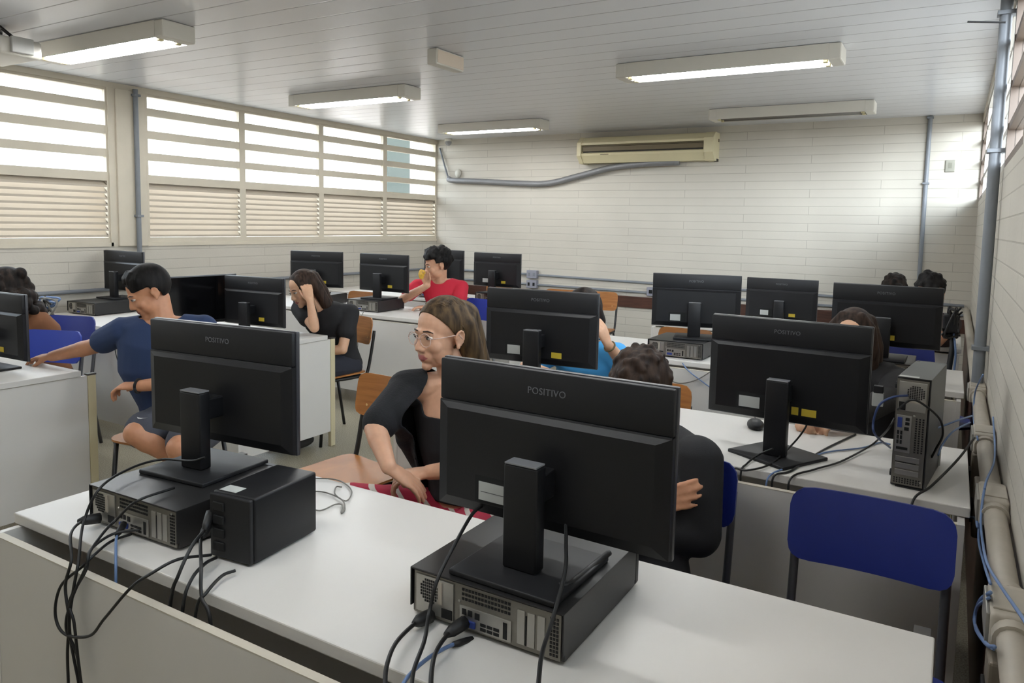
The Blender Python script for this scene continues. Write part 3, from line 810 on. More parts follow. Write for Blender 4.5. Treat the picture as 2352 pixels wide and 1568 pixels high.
def hand(mb, wrist, d, pn, side, curl=(25, 30, 20), spread=6, s=1., thumb=35, grip=0):
    """wrist point, d = direction of the fingers, pn = direction the palm faces; side = +1 when the thumb leaves toward d x pn"""
    d = V(d).normalized(); pn = V(pn); pn = (pn-d*pn.dot(d)).normalized(); a = d.cross(pn)*side   # a: toward the thumb
    w = V(wrist); rings = []
    for t, hw, hd in ((-.012, .024, .019), (.015, .030, .017), (.05, .038, .0145), (.082, .040, .012), (.09, .036, .009)):
        rings.append(mb.ring(w+d*(t*s), a, pn, hw*s, hd*s, 14))
    mb.loft(rings)
    L = [(.042, .026, .020), (.047, .030, .021), (.044, .027, .020), (.034, .021, .018)]
    for i in range(4):
        o = (.0275-.0185*i)*s
        p = w+d*(.084*s)+a*o-pn*.001
        ang = math.radians((1.5-i)*spread); fd = (d*math.cos(ang)+a*math.sin(ang)).normalized()
        r = (.0088, .0090, .0086, .0076)[i]*s; th = 0; pts = [p-fd*.012*s, p]
        for k in range(3):
            th += math.radians(curl[k]+(3*i if grip else i*1.5))
            v = fd*math.cos(th)+pn*math.sin(th); p = p+v*(L[i][k]*s); pts.append(p)
        mb.chain(pts, [r*1.05, r*1.05, r, r*.93, r*.8], 10)
    ta = math.radians(thumb); p0 = w+d*(.018*s)+a*(.020*s)+pn*.004*s
    t1 = (d*math.cos(ta)+a*math.sin(ta)*.9+pn*.45).normalized(); p1 = p0+t1*.040*s
    t2 = (d*math.cos(ta*.55)+a*math.sin(ta*.5)*.8+pn*.5).normalized(); p2 = p1+t2*.030*s; p3 = p2+(t2+d*.3).normalized()*.024*s
    mb.chain([p0, p1, p2, p3], [.0135*s, .0105*s, .0096*s, .0078*s], 10)

def head_pieces(mb, c, B, s=1., male=False):
    """c: centre of the head, B: basis (right, forward, up)"""
    c = V(c); T = lambda x, y, z: c+B @ V((x*s, y*s, z*s))
    def E(x, y, z, a, b, d_): mb.ball(T(x, y, z), a*s, b*s, d_*s, B, 24, 16)
    E(0, -.015, .03, .076, .095, .086)
    E(0, .026, -.02, .062, .062, .078)
    E(0, .026, -.068, .049 if male else .045, .050, .042)
    E(0, .064, -.098, .021 if male else .018, .019, .017)
    mb.chain([T(-.033, .070, .014), T(0, .077, .016), T(.033, .070, .014)], [.011*s, .012*s, .011*s])
    for q in (-1, 1):
        E(q*.036, .056, -.032, .026, .024, .026)
        E(q*.0115, .091, -.040, .0095, .010, .008)
        E(q*.076, -.012, -.012, .008, .016, .027)
        pts = [T(q*(.081+.006*math.sin(t)), -.012+.017*math.cos(t), -.010+.026*math.sin(t)) for t in [PI*(.0+.17*k) for k in range(9)]]
        mb.chain(pts, [.0042*s]*len(pts), 8)
        E(q*.081, -.004, -.036, .006, .008, .009)
    mb.chain([T(0, .078, .010), T(0, .088, -.012), T(0, .097, -.031)], [.0075*s, .0085*s, .0105*s])
    E(0, .099, -.036, .0105, .010, .009)
    E(0, .064, -.062, .036, .024, .030)
    for q in (-1, 1): E(q*.034, .024, -.058, .024, .040, .040); E(q*.036, .040, -.050, .022, .032, .032)
    E(0, .0800, -.0635, .024, .010, .0055); E(0, .0795, -.0720, .021, .010, .0065)
    return T
def face_parts(r, T, B, s, iris=(50, 32, 22), brow=None, open_=.62):
    for q in (-1, 1):
        c = T(q*.031, .0745, -.001)
        e = MB().ball(c, .0118*s, .0118*s, .0058*s, B, 16, 12).build('eye', mat('eye_white', rgb(206, 198, 190), .25), r, True)
        MB().ball(T(q*.031, .0832, -.001), .0058*s, .0036*s, .0046*s, B, 12, 8).build('iris', mat('iris_brown', rgb(*iris), .2), e, True)
        MB().chain([T(q*(.031+.0135), .0795, .0005), T(q*(.031+.006), .0855, .0050), T(q*(.031-.004), .0864, .0052), T(q*(.031-.0125), .0835, .0015)], [.0012*s, .0017*s, .0017*s, .0011*s], 8).build('eyelash', mat('lash', rgb(38, 28, 24), .6), e, True)
        if brow: MB().chain([T(q*.047, .072, .0165), T(q*.034, .0825, .0225), T(q*.016, .0865, .0205)], [.0014*s, .0024*s, .0020*s], 8).build('eyebrow', brow, r, True)
def skin_mat(name, c): return mat(name, rgb(*c), .5, sss=.12, noise=.04, nscale=60, bump=.05, bscale=500)

def person(label, J, skin, lips=(150, 84, 78), male=False, vox=.006, hs=1., hands=None, girth=1., arms=True, legs=True, brow=None, face=True, neck_r=None, group=None):
    """one continuous body from joint positions (world space); returns the root and helpers for clothes"""
    J = {k: V(v) for k, v in J.items()}
    root = empty('person', (J['pelvis'].x, J['pelvis'].y, 0), 0, label, 'person', group)
    O = V((J['pelvis'].x, J['pelvis'].y, 0)); J = {k: (v-O if k not in ('face', 'up') else v) for k, v in J.items()}
    B = basis(J['face'], J.get('up', (0, 0, 1)))
    mb = MB()
    T = head_pieces(mb, J['head'], B, hs, male)
    nr = neck_r or (.054 if male else .045)
    nt = T(0, -.022, -.055)
    mb.cap(nt, J['neck'], nr*.98, nr*1.08)
    torso(mb, J, 0, girth)
    ar = 1.1 if male else .93
    if arms:
        for q in 'RL':
            if 'el'+q not in J: continue
            mb.chain([J['sh'+q], J['sh'+q].lerp(J['el'+q], .45), J['el'+q]], [.048*ar, .043*ar, .035*ar])
            mb.chain([J['el'+q], J['el'+q].lerp(J['wr'+q], .3), J['wr'+q]], [.036*ar, .036*ar, .024*ar])
            h = (hands or {}).get(q)
            if h: hand(mb, J['wr'+q], **h)
    if legs:
        for q in 'RL':
            if 'kn'+q not in J: continue
            mb.chain([J['hip'+q], J['hip'+q].lerp(J['kn'+q], .5), J['kn'+q]], [.085*girth, .073*girth, .054])
            if 'an'+q in J:
                mb.chain([J['kn'+q], J['kn'+q].lerp(J['an'+q], .3), J['an'+q]], [.052, .053, .034])
                if 'to'+q in J: mb.chain([J['an'+q], J['to'+q]], [.036, .028])
    hc = J['head']
    me = remesh(mb, vox, 3, lambda p: .8 if (V(p)-hc).length < .15 else 1.)
    sm, lm = skin, mat('lips_%d_%d_%d' % lips, rgb(*lips), .4, sss=.1)
    b = link(me, 'body', [sm, lm], root)
    # lips
    Bi = B.inverted()
    for p in me.polygons:
        q = Bi @ (V(p.center)-hc)/hs
        if abs(q.x) < .026*(1-abs(q.z+.0675)/.018) and -.079 < q.z < -.0575 and q.y > .070: p.material_index = 1
    if face: face_parts(root, T, B, hs, brow=brow)
    return root, J, B, T

def torso(mb, J, g, girth=1., top=True, lo=0.):
    """torso cross-sections from pelvis to shoulders, grown by g"""
    pe, nk = J['pelvis'], J['neck']; sr, sl = J['shR'], J['shL']
    ch = J.get('chest', pe.lerp(nk, .62)); rs = (sr-sl).normalized()
    hr = (J['hipR']-J['hipL']).normalized() if 'hipR' in J else rs
    wid = (sr-sl).length
    spec = [(-.06, pe+(pe-ch).normalized()*.07, hr, .125, .085), (0, pe, hr, .150, .105), (.3, pe.lerp(ch, .45), hr.lerp(rs, .5), .122, .092),
            (.6, ch, rs, .140, .108), (.8, ch.lerp(nk, .5), rs, .150, .098), (.92, ch.lerp(nk, .82), rs, wid*.40, .066), (1, ch.lerp(nk, .97), rs, wid*.24, .052)]
    rings = []
    for i, (t, c, r_, a, b) in enumerate(spec):
        ax = ((spec[min(i+1, len(spec)-1)][1])-(spec[max(i-1, 0)][1])).normalized()
        r_ = (r_-ax*r_.dot(ax)).normalized(); f_ = ax.cross(r_)
        rings.append(mb.ring(c, r_, f_, a*girth+g, b*girth+g, 24))
    mb.loft(rings)
    for s in (sr, sl): mb.cap(J['neck'].lerp(s, .25)-V((0, 0, .012)), s, .046+g, .050+g)

def shirt(root, J, m, name='shirt', g=.010, sleeve=.55, vox=.007, girth=1., bad=None, extra=None, ar=1., sides='RL'):
    mb = MB(); torso(mb, J, g, girth)
    for q in sides:
        if 'el'+q not in J: continue
        s, e, w = J['sh'+q], J['el'+q], J['wr'+q]
        if sleeve <= 1: mb.chain([s, s.lerp(e, sleeve)], [.055*ar+g, .050*ar+g])
        else:
            k = sleeve-1
            mb.chain([s, e], [.054*ar+g, .044*ar+g]); mb.chain([e, e.lerp(w, k)], [.044*ar+g, .034*ar+g])
    if extra: extra(mb)
    me = remesh(mb, vox, 3)
    if bad: me = trim(me, bad)
    return link(me, name, m, root)
def round_neck(J, r=.075, drop=.0):
    nk = J['neck']; up = V((0, 0, 1))
    return lambda p: ((p-nk).length < r and (p-nk).z > -.03-drop) or ((p-nk).z > .012 and (p-nk).xy.length < .095)
def legwear(root, J, m, name, to=.6, g=.012, vox=.008, girth=1., shin=0):
    mb = MB(); pe = J['pelvis']
    mb.ball(pe+V((0, 0, -.01)), .155*girth+g, .115*girth+g, .10+g)
    for q in 'RL':
        if 'kn'+q not in J: continue
        a, b = J['hip'+q], J['kn'+q]
        mb.chain([a, a.lerp(b, to*.6), a.lerp(b, to)], [.088*girth+g, .080*girth+g, (.074 if to < .9 else .058)*girth+g])
        if shin and 'an'+q in J: mb.chain([b, b.lerp(J['an'+q], shin)], [.057+g, .045+g])
    return link(remesh(mb, vox, 3), name, m, root)
def shoes(root, J, m):
    for q in 'RL':
        if 'to'+q in J:
            a, b = J['an'+q], J['to'+q]; mb = MB()
            mb.chain([a-V((0, 0, .02)), b], [.046, .038]); mb.cap(a+(a-b).normalized()*.03-V((0, 0, .03)), a, .036, .042)
            link(remesh(mb, .01, 2), 'shoe', m, root)
def hair_cap(mb, T, B, s, k=1., back=0.):
    mb.ball(T(0, -.022-back, .030), .084*s*k, .098*s*k, .096*s*k, B, 28, 18)
def lock(mb, T, pts, rs, s=1.): mb.chain([T(*p) for p in pts], [r*s for r in rs], 12)

hm_brown = hair_mat('brown_hair', rgb(42, 31, 22), rgb(98, 77, 51))
hm_dark = hair_mat('dark_hair', rgb(20, 16, 15), rgb(50, 40, 34))
hm_black = hair_mat('black_hair', rgb(14, 13, 13), rgb(34, 31, 30))
hm_dkbrown = hair_mat('dark_brown_hair', rgb(34, 24, 20), rgb(70, 54, 44))
brow_d = mat('brow_dark', rgb(44, 32, 26), .7)
sk_a = skin_mat('skin_a', (206, 158, 128)); sk_b = skin_mat('skin_b', (196, 140, 106)); sk_c = skin_mat('skin_c', (214, 168, 136)); sk_d = skin_mat('skin_d', (160, 108, 78))
cl_black = mat('black_cotton', rgb(30, 29, 31), .85, bump=.2, bscale=300)
cl_knit = mat('black_knit', rgb(24, 24, 27), .9, bump=.6, bscale=160)
cl_navy = mat('navy_cotton', rgb(38, 56, 92), .85, bump=.2, bscale=300)
cl_red = mat('red_cotton', rgb(206, 38, 62), .8, bump=.2, bscale=300)
cl_cyan = mat('bright_blue_cotton', rgb(74, 164, 224), .8, bump=.2, bscale=300)
cl_grey = mat('dark_grey_knit', rgb(72, 74, 84), .85, bump=.3, bscale=250)
cl_pant = mat('dark_denim', rgb(36, 38, 48), .85, bump=.3, bscale=300)
shoe_m = mat('dark_shoe', rgb(40, 38, 38), .6)
def stripes():
    m = bpy.data.materials.new('red_striped_fabric'); m.use_nodes = True
    nt = m.node_tree; b = nt.nodes['Principled BSDF']; L = nt.links
    tc = nt.nodes.new('ShaderNodeTexCoord'); w = nt.nodes.new('ShaderNodeTexWave'); w.inputs['Scale'].default_value = 7; w.inputs['Distortion'].default_value = 1.2
    w.bands_direction = 'DIAGONAL'; L.new(tc.outputs['Object'], w.inputs['Vector'])
    cr = nt.nodes.new('ShaderNodeValToRGB'); cr.color_ramp.elements[0].position = .84; cr.color_ramp.elements[0].color = rgb(176, 42, 66)
    cr.color_ramp.elements[1].position = .9; cr.color_ramp.elements[1].color = rgb(206, 196, 184)
    L.new(w.outputs['Fac'], cr.inputs[0]); L.new(cr.outputs[0], b.inputs['Base Color']); b.inputs['Roughness'].default_value = .85
    return m
cl_stripe = stripes()

# --- girl in glasses ---
J = dict(pelvis=(-1.34, 1.99, .535), chest=(-1.335, 1.93, .80), neck=(-1.345, 1.915, 1.005), head=(-1.375, 1.888, 1.150), face=(-.25, -.96, -.06),
         shR=(-1.485, 1.855, .962), shL=(-1.185, 1.935, .955), elR=(-1.4511, 1.6647, 0.8804), wrR=(-1.3330, 1.5867, 0.8081), elL=(-1.13, 1.76, .80), wrL=(-1.2936, 1.7218, 0.7620),
         hipR=(-1.42, 1.95, .52), hipL=(-1.25, 1.97, .52), knR=(-1.60, 1.63, .615), knL=(-1.12, 1.60, .60), anR=(-1.58, 1.66, .10), anL=(-1.15, 1.68, .08), toL=(-1.17, 1.58, .04), toR=(-1.60, 1.56, .05))
d = V((-1.2772, 1.6695, 0.7283))-V(J['wrR'])
g1, JJ, B, T = person('girl in clear glasses and black cardigan sitting at the nearest desk, face turned aside', J, sk_a, (162, 92, 88), vox=.0032, girth=.9, hs=.95,
    hands={'R': dict(d=d, pn=(-.45, .1, -1), side=1, curl=(6, 9, 7), spread=1.5, s=.9, thumb=8), 'L': dict(d=V((-1, -.35, -.25)), pn=(.1, .3, -1), side=-1, curl=(25, 30, 20), s=.92)}, brow=brow_d)
nk = JJ['neck']; fr = V((.28, -.95, 0)).normalized()
up_ = (JJ['neck']-JJ['chest']).normalized()
def scoop(p):
    q = p-nk; h = q.z; f_ = q.dot(fr); x = q.dot(V((.95, .28, 0)))
    return (f_ > -.01 and h > -.108+max(0, abs(x)-.07)*1.8) or h > -.01
mb = MB(); torso(mb, JJ, .007, .9)
link(trim(remesh(mb, .005, 3), lambda p: scoop(p) or p.z < .60), 'top', cl_black, g1)
def cardi(p):
    q = p-nk; f_ = q.dot(fr); x = q.dot(V((.95, .28, 0)))
    return (f_ > .0 and abs(x) < .060+.42*max(0, -q.z)*(1 if q.z > -.10 else 0)+(.042 if q.z <= -.10 else 0)) or (q.z > .012 and (q.x**2+q.y**2) < .0064) or (p-nk).length < .056 or q.z > .05
def drape(mb):
    rs = (JJ['shR']-JJ['shL']).normalized()
    mb.chain([JJ['shR']-rs*.03, JJ['chest']+rs*.150+V((0, -.01, 0)), JJ['pelvis']+rs*.165+V((0, .02, .16))], [.055, .058, .05])
    mb.chain([JJ['chest']+rs*.08, JJ['pelvis']+rs*.11+V((0, 0, .14))], [.07, .07])
    mb.chain([JJ['shR']-rs*.03, JJ['shR'].lerp(JJ['elR'], .6)+rs*-.035, JJ['chest']+rs*.16], [.05, .05, .045])
shirt(g1, JJ, cl_knit, 'cardigan', .014, .84, .006, 1.04, cardi, extra=drape, ar=.85)
legwear(g1, JJ, cl_stripe, 'shorts', .85, .018, .007, .9)
shoes(g1, JJ, shoe_m)
# hair pulled back behind the ear, falling to the back
mb = MB(); mb.ball(T(0, -.020, .031), .0790, .0945, .0905, B, 28, 18)
lock(mb, T, [(0, -.085, .03), (.0, -.112, -.06), (.0, -.135, -.14), (0, -.15, -.26)], (.07, .066, .062, .045))
lock(mb, T, [(.05, -.06, .02), (.062, -.085, -.06), (.06, -.11, -.15), (.05, -.125, -.25)], (.042, .040, .036, .024))
lock(mb, T, [(-.05, -.06, .02), (-.058, -.08, -.06), (-.056, -.10, -.15), (-.05, -.12, -.25)], (.042, .040, .036, .024))
Bi = B.inverted(); hc = JJ['head']
def hcut(p):
    q = Bi @ (p-hc)
    return (q.z > -.12 and q.y > -.026 and q.y > .004+.80*max(-.02, q.z) and q.z < .088) or (q.z > .05 and q.y > .068)
hme = trim(remesh(mb, .0045, 4), hcut)
st = MB(); C0 = V((0, -.020, .031)); R0 = V((.0790, .0945, .0905))
def on(x, y, z, k=1.0):
    d_ = V((x, y, z))-C0; l_ = math.sqrt((d_.x/R0.x)**2+(d_.y/R0.y)**2+(d_.z/R0.z)**2); return C0+d_*(k/l_)
rs_ = random.Random(3)
for i in range(150):
    q = 1 if i % 2 else -1; u = rs_.random(); y0 = .058-.135*u
    k = 1.0+rs_.uniform(0, .03)
    a = on(q*.004, y0, .12, k); b = on(q*.05, y0*.75-.018, .10, k); c = on(q*.083, y0*.42-.045+rs_.uniform(-.008, .008), .028, k); d_ = on(q*.074, -.064-.03*u, -.022, k)
    e_ = V((q*(.060-.030*u+rs_.uniform(-.01, .01)), -.118-.028*u, -.12)); f_ = V((q*(.048-.03*u+rs_.uniform(-.014, .014)), -.150-.03*u, -.255+rs_.uniform(-.03, .02)))
    P_ = catmull([a, b, c, d_, e_, f_], 6)
    st.tube([T(*p) for p in P_], [.0016]+[.0034]*(len(P_)-3)+[.0022, .0008], 5)
sm_ = st.mesh('strands'); bm = bmesh.new(); bm.from_mesh(hme); bm.from_mesh(sm_); bm.to_mesh(hme); bm.free()
link(hme, 'hair', hm_brown, g1)
# glasses
gm = mat('clear_rose_frame', rgb(206, 176, 164), .25); gl = MB()
for q in (-1, 1):
    c = V((q*.0335, .096, -.006))
    pts = [T(c.x+.0245*math.cos(t), c.y-.25*abs(c.x+.0245*math.cos(t))**1.0*.35, c.z+.0215*math.sin(t)) for t in [2*PI*k/24 for k in range(25)]]
    gl.tube(pts, .0013, 8)
    gl.tube([T(q*.058, .0905, .0), T(q*.076, .06, .002), T(q*.083, -.006, .004), T(q*.085, -.02, -.012)], .0013, 6)
gl.tube(catmull([T(-.010, .099, -.002), T(0, .1015, .001), T(.010, .099, -.002)], 4), .0013, 6)
glo = gl.build('glasses', gm, g1, True)
for q in (-1, 1):
    ring = [T(q*.0335+.0235*math.cos(t), .0955-.0875*abs(q*.0335+.0235*math.cos(t)), -.006+.0205*math.sin(t)) for t in [2*PI*k/24 for k in range(24)]]
    MB().add(ring, [tuple(range(24))]).build('lens', glass, glo)

# --- boy in navy ---
J = dict(pelvis=(-3.20, 2.24, .51), chest=(-3.265, 2.165, .79), neck=(-3.215, 2.165, 1.01), head=(-3.248, 2.12, 1.148), face=(-.30, -.80, -.46), up=(-.15, -.3, 1),
         shR=(-3.365, 2.06, .955), shL=(-3.09, 2.30, .965), elR=(-3.5714, 2.0415, 0.8639), wrR=(-3.8034, 1.9672, 0.8000), elL=(-2.92, 2.16, .76), wrL=(-3.1291, 1.9859, 0.7352),
         hipR=(-3.20, 2.22, .52), hipL=(-3.04, 2.30, .51), knR=(-3.0976, 1.9473, 0.5301), knL=(-2.84, 1.98, .50), anR=(-2.9958, 2.0746, 0.3944), anL=(-2.80, 2.06, .07), toL=(-2.82, 1.93, .04), toR=(-2.8668, 2.0936, 0.4028))
b2, JJ, B, T = person('boy in navy t-shirt and grey shorts reaching across to the window side desk', J, sk_b, (150, 92, 80), True, .0055,
    hands={'R': dict(d=V((-.9, -.1, -.1)), pn=(0, .1, -1), side=1, curl=(15, 20, 12)), 'L': dict(d=V((-.95, -.4, -.05)), pn=(0, .2, -1), side=-1, curl=(30, 35, 20))}, brow=brow_d)
shirt(b2, JJ, cl_navy, 't_shirt', .014, .62, .007, 1.12, round_neck(JJ, .072))
sho = legwear(b2, JJ, cl_grey, 'shorts', .78, .016, .008)
mb = MB()   # white curved mark on the shorts
k = JJ['hipR'].lerp(JJ['knR'], .70); tc = V((.62, -.78, .05)); k = k+V((.0, -.080, .068))
sw = [(-.03, .004), (-.022, -.004), (-.010, -.006), (.010, -.001), (.035, .009), (.010, .002), (-.008, .0005), (-.018, .0035)]
rx = V((.86, .5, 0)); ux = V((-.3, .4, .85)).normalized()
bpy.context.view_layer.update()
def snap(p, h):
    ok, q, n_, _ = sho.closest_point_on_mesh(p); return q+n_*h
k = V((-3.0593, 1.9464, 0.6355))-V((b2.location.x, b2.location.y, 0))
mb.add([snap(k+rx*a*1.15+ux*b_*1.4, .001) for a, b_ in sw]+[snap(k+rx*a*1.15+ux*b_*1.4, .003) for a, b_ in sw], [tuple(range(8)), tuple(range(15, 7, -1))]+[(i, (i+1) % 8, (i+1) % 8+8, i+8) for i in range(8)])
mb.build('printed_mark', mat('print_white', rgb(214, 214, 214), .6), b2)
shoes(b2, JJ, shoe_m)
mb = MB(); hair_cap(mb, T, B, 1., 1.02)
for i in range(26):
    a = random.uniform(-1.1, 1.1); z = random.uniform(.055, .11)
    lock(mb, T, [(.06*math.sin(a), .05*math.cos(a)-.02, z+.01), (.074*math.sin(a), .079*math.cos(a)-.018, z-.004), (.079*math.sin(a), .086*math.cos(a)-.014, z-.020)], (.012, .008, .004))
Bi = B.inverted(); hc2 = JJ['head']
def hc_short(Bi, hc, side=-.012, front=.058, nape=-.05):
    def f(p):
        q = Bi @ (p-hc)
        return q.z < nape or (q.z < front and q.y > .045) or (q.z < side+.0 and q.y > -.035) or (q.z < .03 and q.y > .02)
    return f
link(trim(remesh(mb, .005, 2), lambda p: (lambda q: q.z < -.05 or (q.z < .028 and q.y > .0) or (q.z < -.012 and q.y > -.035))(Bi @ (p-hc2))), 'hair', hm_black, b2)
mb = MB(); w_ = JJ['wrL']; mb.tube([w_+V((.03*0, 0, 0))+(V((.4, -.9, 0)).normalized()*math.cos(t)+V((0, 0, 1))*math.sin(t))*.03 for t in [2*PI*k/16 for k in range(17)]], .006, 8)
mb.build('wristband', cl_black, b2, True)

# --- curly haired girl at the photo edge ---
hd = V((-4.7745, 2.2010, 1.0473))
J = dict(pelvis=(hd.x+.06, hd.y+.22, .50), chest=(hd.x+.04, hd.y+.16, .78), neck=(hd.x+.02, hd.y+.06, hd.z-.145), head=tuple(hd), face=(-.5, -.85, -.25),
         shR=(hd.x-.20, hd.y+.0, hd.z-.21), shL=(hd.x+.10, hd.y+.10, hd.z-.22), elR=(hd.x-.2, hd.y-.2, .82), wrR=(hd.x-.05, hd.y-.32, .80), elL=(hd.x+.10, hd.y-.05, .80), wrL=(hd.x+.0, hd.y-.2, .80),
         hipR=(hd.x-.04, hd.y+.2, .49), hipL=(hd.x+.14, hd.y+.24, .49), knR=(hd.x-.1, hd.y-.16, .52), knL=(hd.x+.1, hd.y-.14, .52), anR=(hd.x-.1, hd.y-.1, .07), anL=(hd.x+.1, hd.y-.1, .07), toR=(hd.x-.1, hd.y-.22, .04), toL=(hd.x+.1, hd.y-.22, .04))
c3, JJ, B, T = person('girl with big dark curly hair at the photo edge behind the window side monitor', J, sk_d, vox=.008,
    hands={'R': dict(d=V((.6, -.6, -.1)), pn=(0, 0, -1), side=1), 'L': dict(d=V((-.6, -.6, -.1)), pn=(0, 0, -1), side=-1)}, brow=brow_d)
shirt(c3, JJ, mat('brown_orange_cotton', rgb(122, 78, 48), .85), 't_shirt', .012, .6, .009, 1., round_neck(JJ))
legwear(c3, JJ, cl_pant, 'trousers', 1., .01, .01, 1., .9); shoes(c3, JJ, shoe_m)
mb = MB(); hair_cap(mb, T, B, 1., 1.12, .01)
for i in range(60):
    a = random.uniform(.45, 2*PI-.45)
    x, y = .105*math.sin(a), .095*math.cos(a)-.03
    z = random.uniform(-.19, .09); rr = 1+max(0, .05-z)*.9
    mb.ball(T(x*rr, y*rr, z), random.uniform(.028, .042), None, None, None, 10, 7)
link(remesh(mb, .007, 2), 'hair', hm_dark, c3)

# --- leaning girl in black ---
hd = V((-3.7095, 3.5314, 1.0415))
J = dict(pelvis=(-3.64, 3.80, .50), chest=(-3.63, 3.74, .75), neck=(hd.x+.055, hd.y+.08, hd.z-.125), head=tuple(hd), face=(-.22, -.86, -.36), up=(-.2, -.2, 1),
         shR=(-3.80, 3.60, .89), shL=(-3.49, 3.74, .87), elR=(-3.5400, 3.4655, 0.8005), wrR=(-3.5682, 3.4562, 0.9757), elL=(-3.46, 3.64, .64), wrL=(-3.62, 3.58, .62),
         hipR=(-3.72, 3.76, .49), hipL=(-3.56, 3.80, .49), knR=(-3.80, 3.40, .52), knL=(-3.60, 3.42, .52), anR=(-3.8, 3.44, .07), anL=(-3.6, 3.44, .07), toR=(-3.8, 3.32, .04), toL=(-3.6, 3.32, .04))
g4, JJ, B, T = person('girl in a black t-shirt with long dark hair, cheek resting on her hand', J, sk_c, (160, 90, 86), False, .0055,
    hands={'R': dict(d=V((-3.6143, 3.4636, 1.0803))-V(J['wrR']), pn=(-.6, .5, .1), side=1, curl=(30, 45, 30), s=.92), 'L': dict(d=V((-.8, -.4, 0)), pn=(0, 0, -1), side=-1)}, brow=brow_d)
shirt(g4, JJ, cl_black, 't_shirt', .014, .5, .008, 1.05, round_neck(JJ, .07))
legwear(g4, JJ, cl_pant, 'trousers', 1., .012, .01, 1., .9); shoes(g4, JJ, shoe_m)
mb = MB(); mb.ball(T(0, -.022, .031), .083, .097, .094, B, 28, 18)
for q in (-1, 1):
    lock(mb, T, [(q*.045, .02, .085), (q*.078, .03, .03), (q*.080, .028, -.06), (q*.070, .03, -.16), (q*.055, .04, -.26)], (.02, .021, .021, .022, .014))
    lock(mb, T, [(q*.05, -.06, .05), (q*.072, -.06, -.04), (q*.075, -.07, -.16), (q*.06, -.08, -.26)], (.04, .042, .038, .025))
lock(mb, T, [(0, -.085, .03), (0, -.10, -.08), (0, -.11, -.22)], (.06, .06, .05))
link(remesh(mb, .006, 2), 'hair', hm_dkbrown, g4)

# --- boy in red ---
hd = V((-3.8502, 5.2092, 1.1360))
J = dict(pelvis=(hd.x+.05, hd.y+.14, .50), chest=(hd.x+.03, hd.y+.10, .77), neck=(hd.x+.01, hd.y+.04, hd.z-.14), head=tuple(hd), face=(-.55, -.75, -.25),
         shR=(hd.x-.17, hd.y-.05, hd.z-.205), shL=(hd.x+.17, hd.y+.13, hd.z-.205), elR=(hd.x-.20, hd.y-.21, .83), wrR=(-3.7430, 4.9398, 0.9731), elL=(hd.x+.24, hd.y-.0, .79), wrL=(hd.x+.06, hd.y-.20, .78),
         hipR=(hd.x-.05, hd.y+.10, .49), hipL=(hd.x+.13, hd.y+.16, .49), knR=(hd.x-.1, hd.y-.26, .52), knL=(hd.x+.12, hd.y-.22, .52), anR=(hd.x-.1, hd.y-.2, .07), anL=(hd.x+.12, hd.y-.2, .07), toR=(hd.x-.1, hd.y-.32, .04), toL=(hd.x+.12, hd.y-.32, .04))
b5, JJ, B, T = person('boy in a red t-shirt with curly black hair holding a yellow snack near his mouth', J, sk_a, (150, 92, 84), True, .006, hs=1.12,
    hands={'R': dict(d=V((-.25, -.15, 1)), pn=(.3, -.8, .2), side=1, curl=(35, 45, 25), grip=1), 'L': dict(d=V((-.7, -.5, 0)), pn=(0, 0, -1), side=-1)}, brow=brow_d)
shirt(b5, JJ, cl_red, 't_shirt', .014, .6, .008, 1.05, round_neck(JJ, .075))
legwear(b5, JJ, cl_pant, 'trousers', 1., .012, .01, 1., .9); shoes(b5, JJ, shoe_m)
mb = MB(); hair_cap(mb, T, B, 1.12, 1.06, .006)
for i in range(80):
    a = random.uniform(0, 2*PI); z = random.uniform(.0, .125) if abs(math.sin(a/2)) > .45 else random.uniform(.05, .125)
    k = math.sqrt(max(.05, 1-((z-.03)/.10)**2)); y = .098*math.cos(a)*k-.022; x = .082*math.sin(a)*k
    mb.ball(T(x, y, z), random.uniform(.022, .032), None, None, None, 10, 7)
Bi = B.inverted(); h5 = JJ['head']
link(trim(remesh(mb, .006, 1), lambda p: (lambda q: (q.z < .05 and q.y > .03) or q.z < -.06 or (q.z < .012 and q.y > -.030))(Bi @ (p-h5)/1.12)), 'hair', hm_black, b5)
wr = JJ['wrR']+V((b5.location.x, b5.location.y, 0))
r = empty('snack', (-3.7556, 4.8725, 1.0665), 0, 'yellow snack wrapper held up by the boy in red', 'snack')
MB().ball((0, 0, 0), .028, .018, .042).ball((.02, .0, .018), .02, .014, .02).build('wrapper', mat('snack_yellow', rgb(214, 168, 60), .5, noise=.2, nscale=60), r, True)

# --- person in bright blue ---
hd = V((-1.5533, 3.3045, 1.0599))
J = dict(pelvis=(hd.x+.02, hd.y+.18, .50), chest=(hd.x+.0, hd.y+.12, .73), neck=(hd.x+.0, hd.y+.05, hd.z-.14), head=tuple(hd), face=(-.1, -.9, -.2),
         shR=(hd.x-.17, hd.y+.05, hd.z-.205), shL=(hd.x+.165, hd.y+.06, hd.z-.20), elL=(-1.3478, 3.3546, 0.8300), wrL=(-1.3803, 3.2305, 0.9395), elR=(hd.x-.22, hd.y-.16, .80), wrR=(hd.x+.02, hd.y-.26, .79),
         hipR=(hd.x-.07, hd.y+.16, .49), hipL=(hd.x+.11, hd.y+.16, .49), knR=(hd.x-.1, hd.y-.22, .52), knL=(hd.x+.12, hd.y-.22, .52), anR=(hd.x-.1, hd.y-.2, .07), anL=(hd.x+.12, hd.y-.2, .07), toR=(hd.x-.1, hd.y-.3, .04), toL=(hd.x+.12, hd.y-.3, .04))
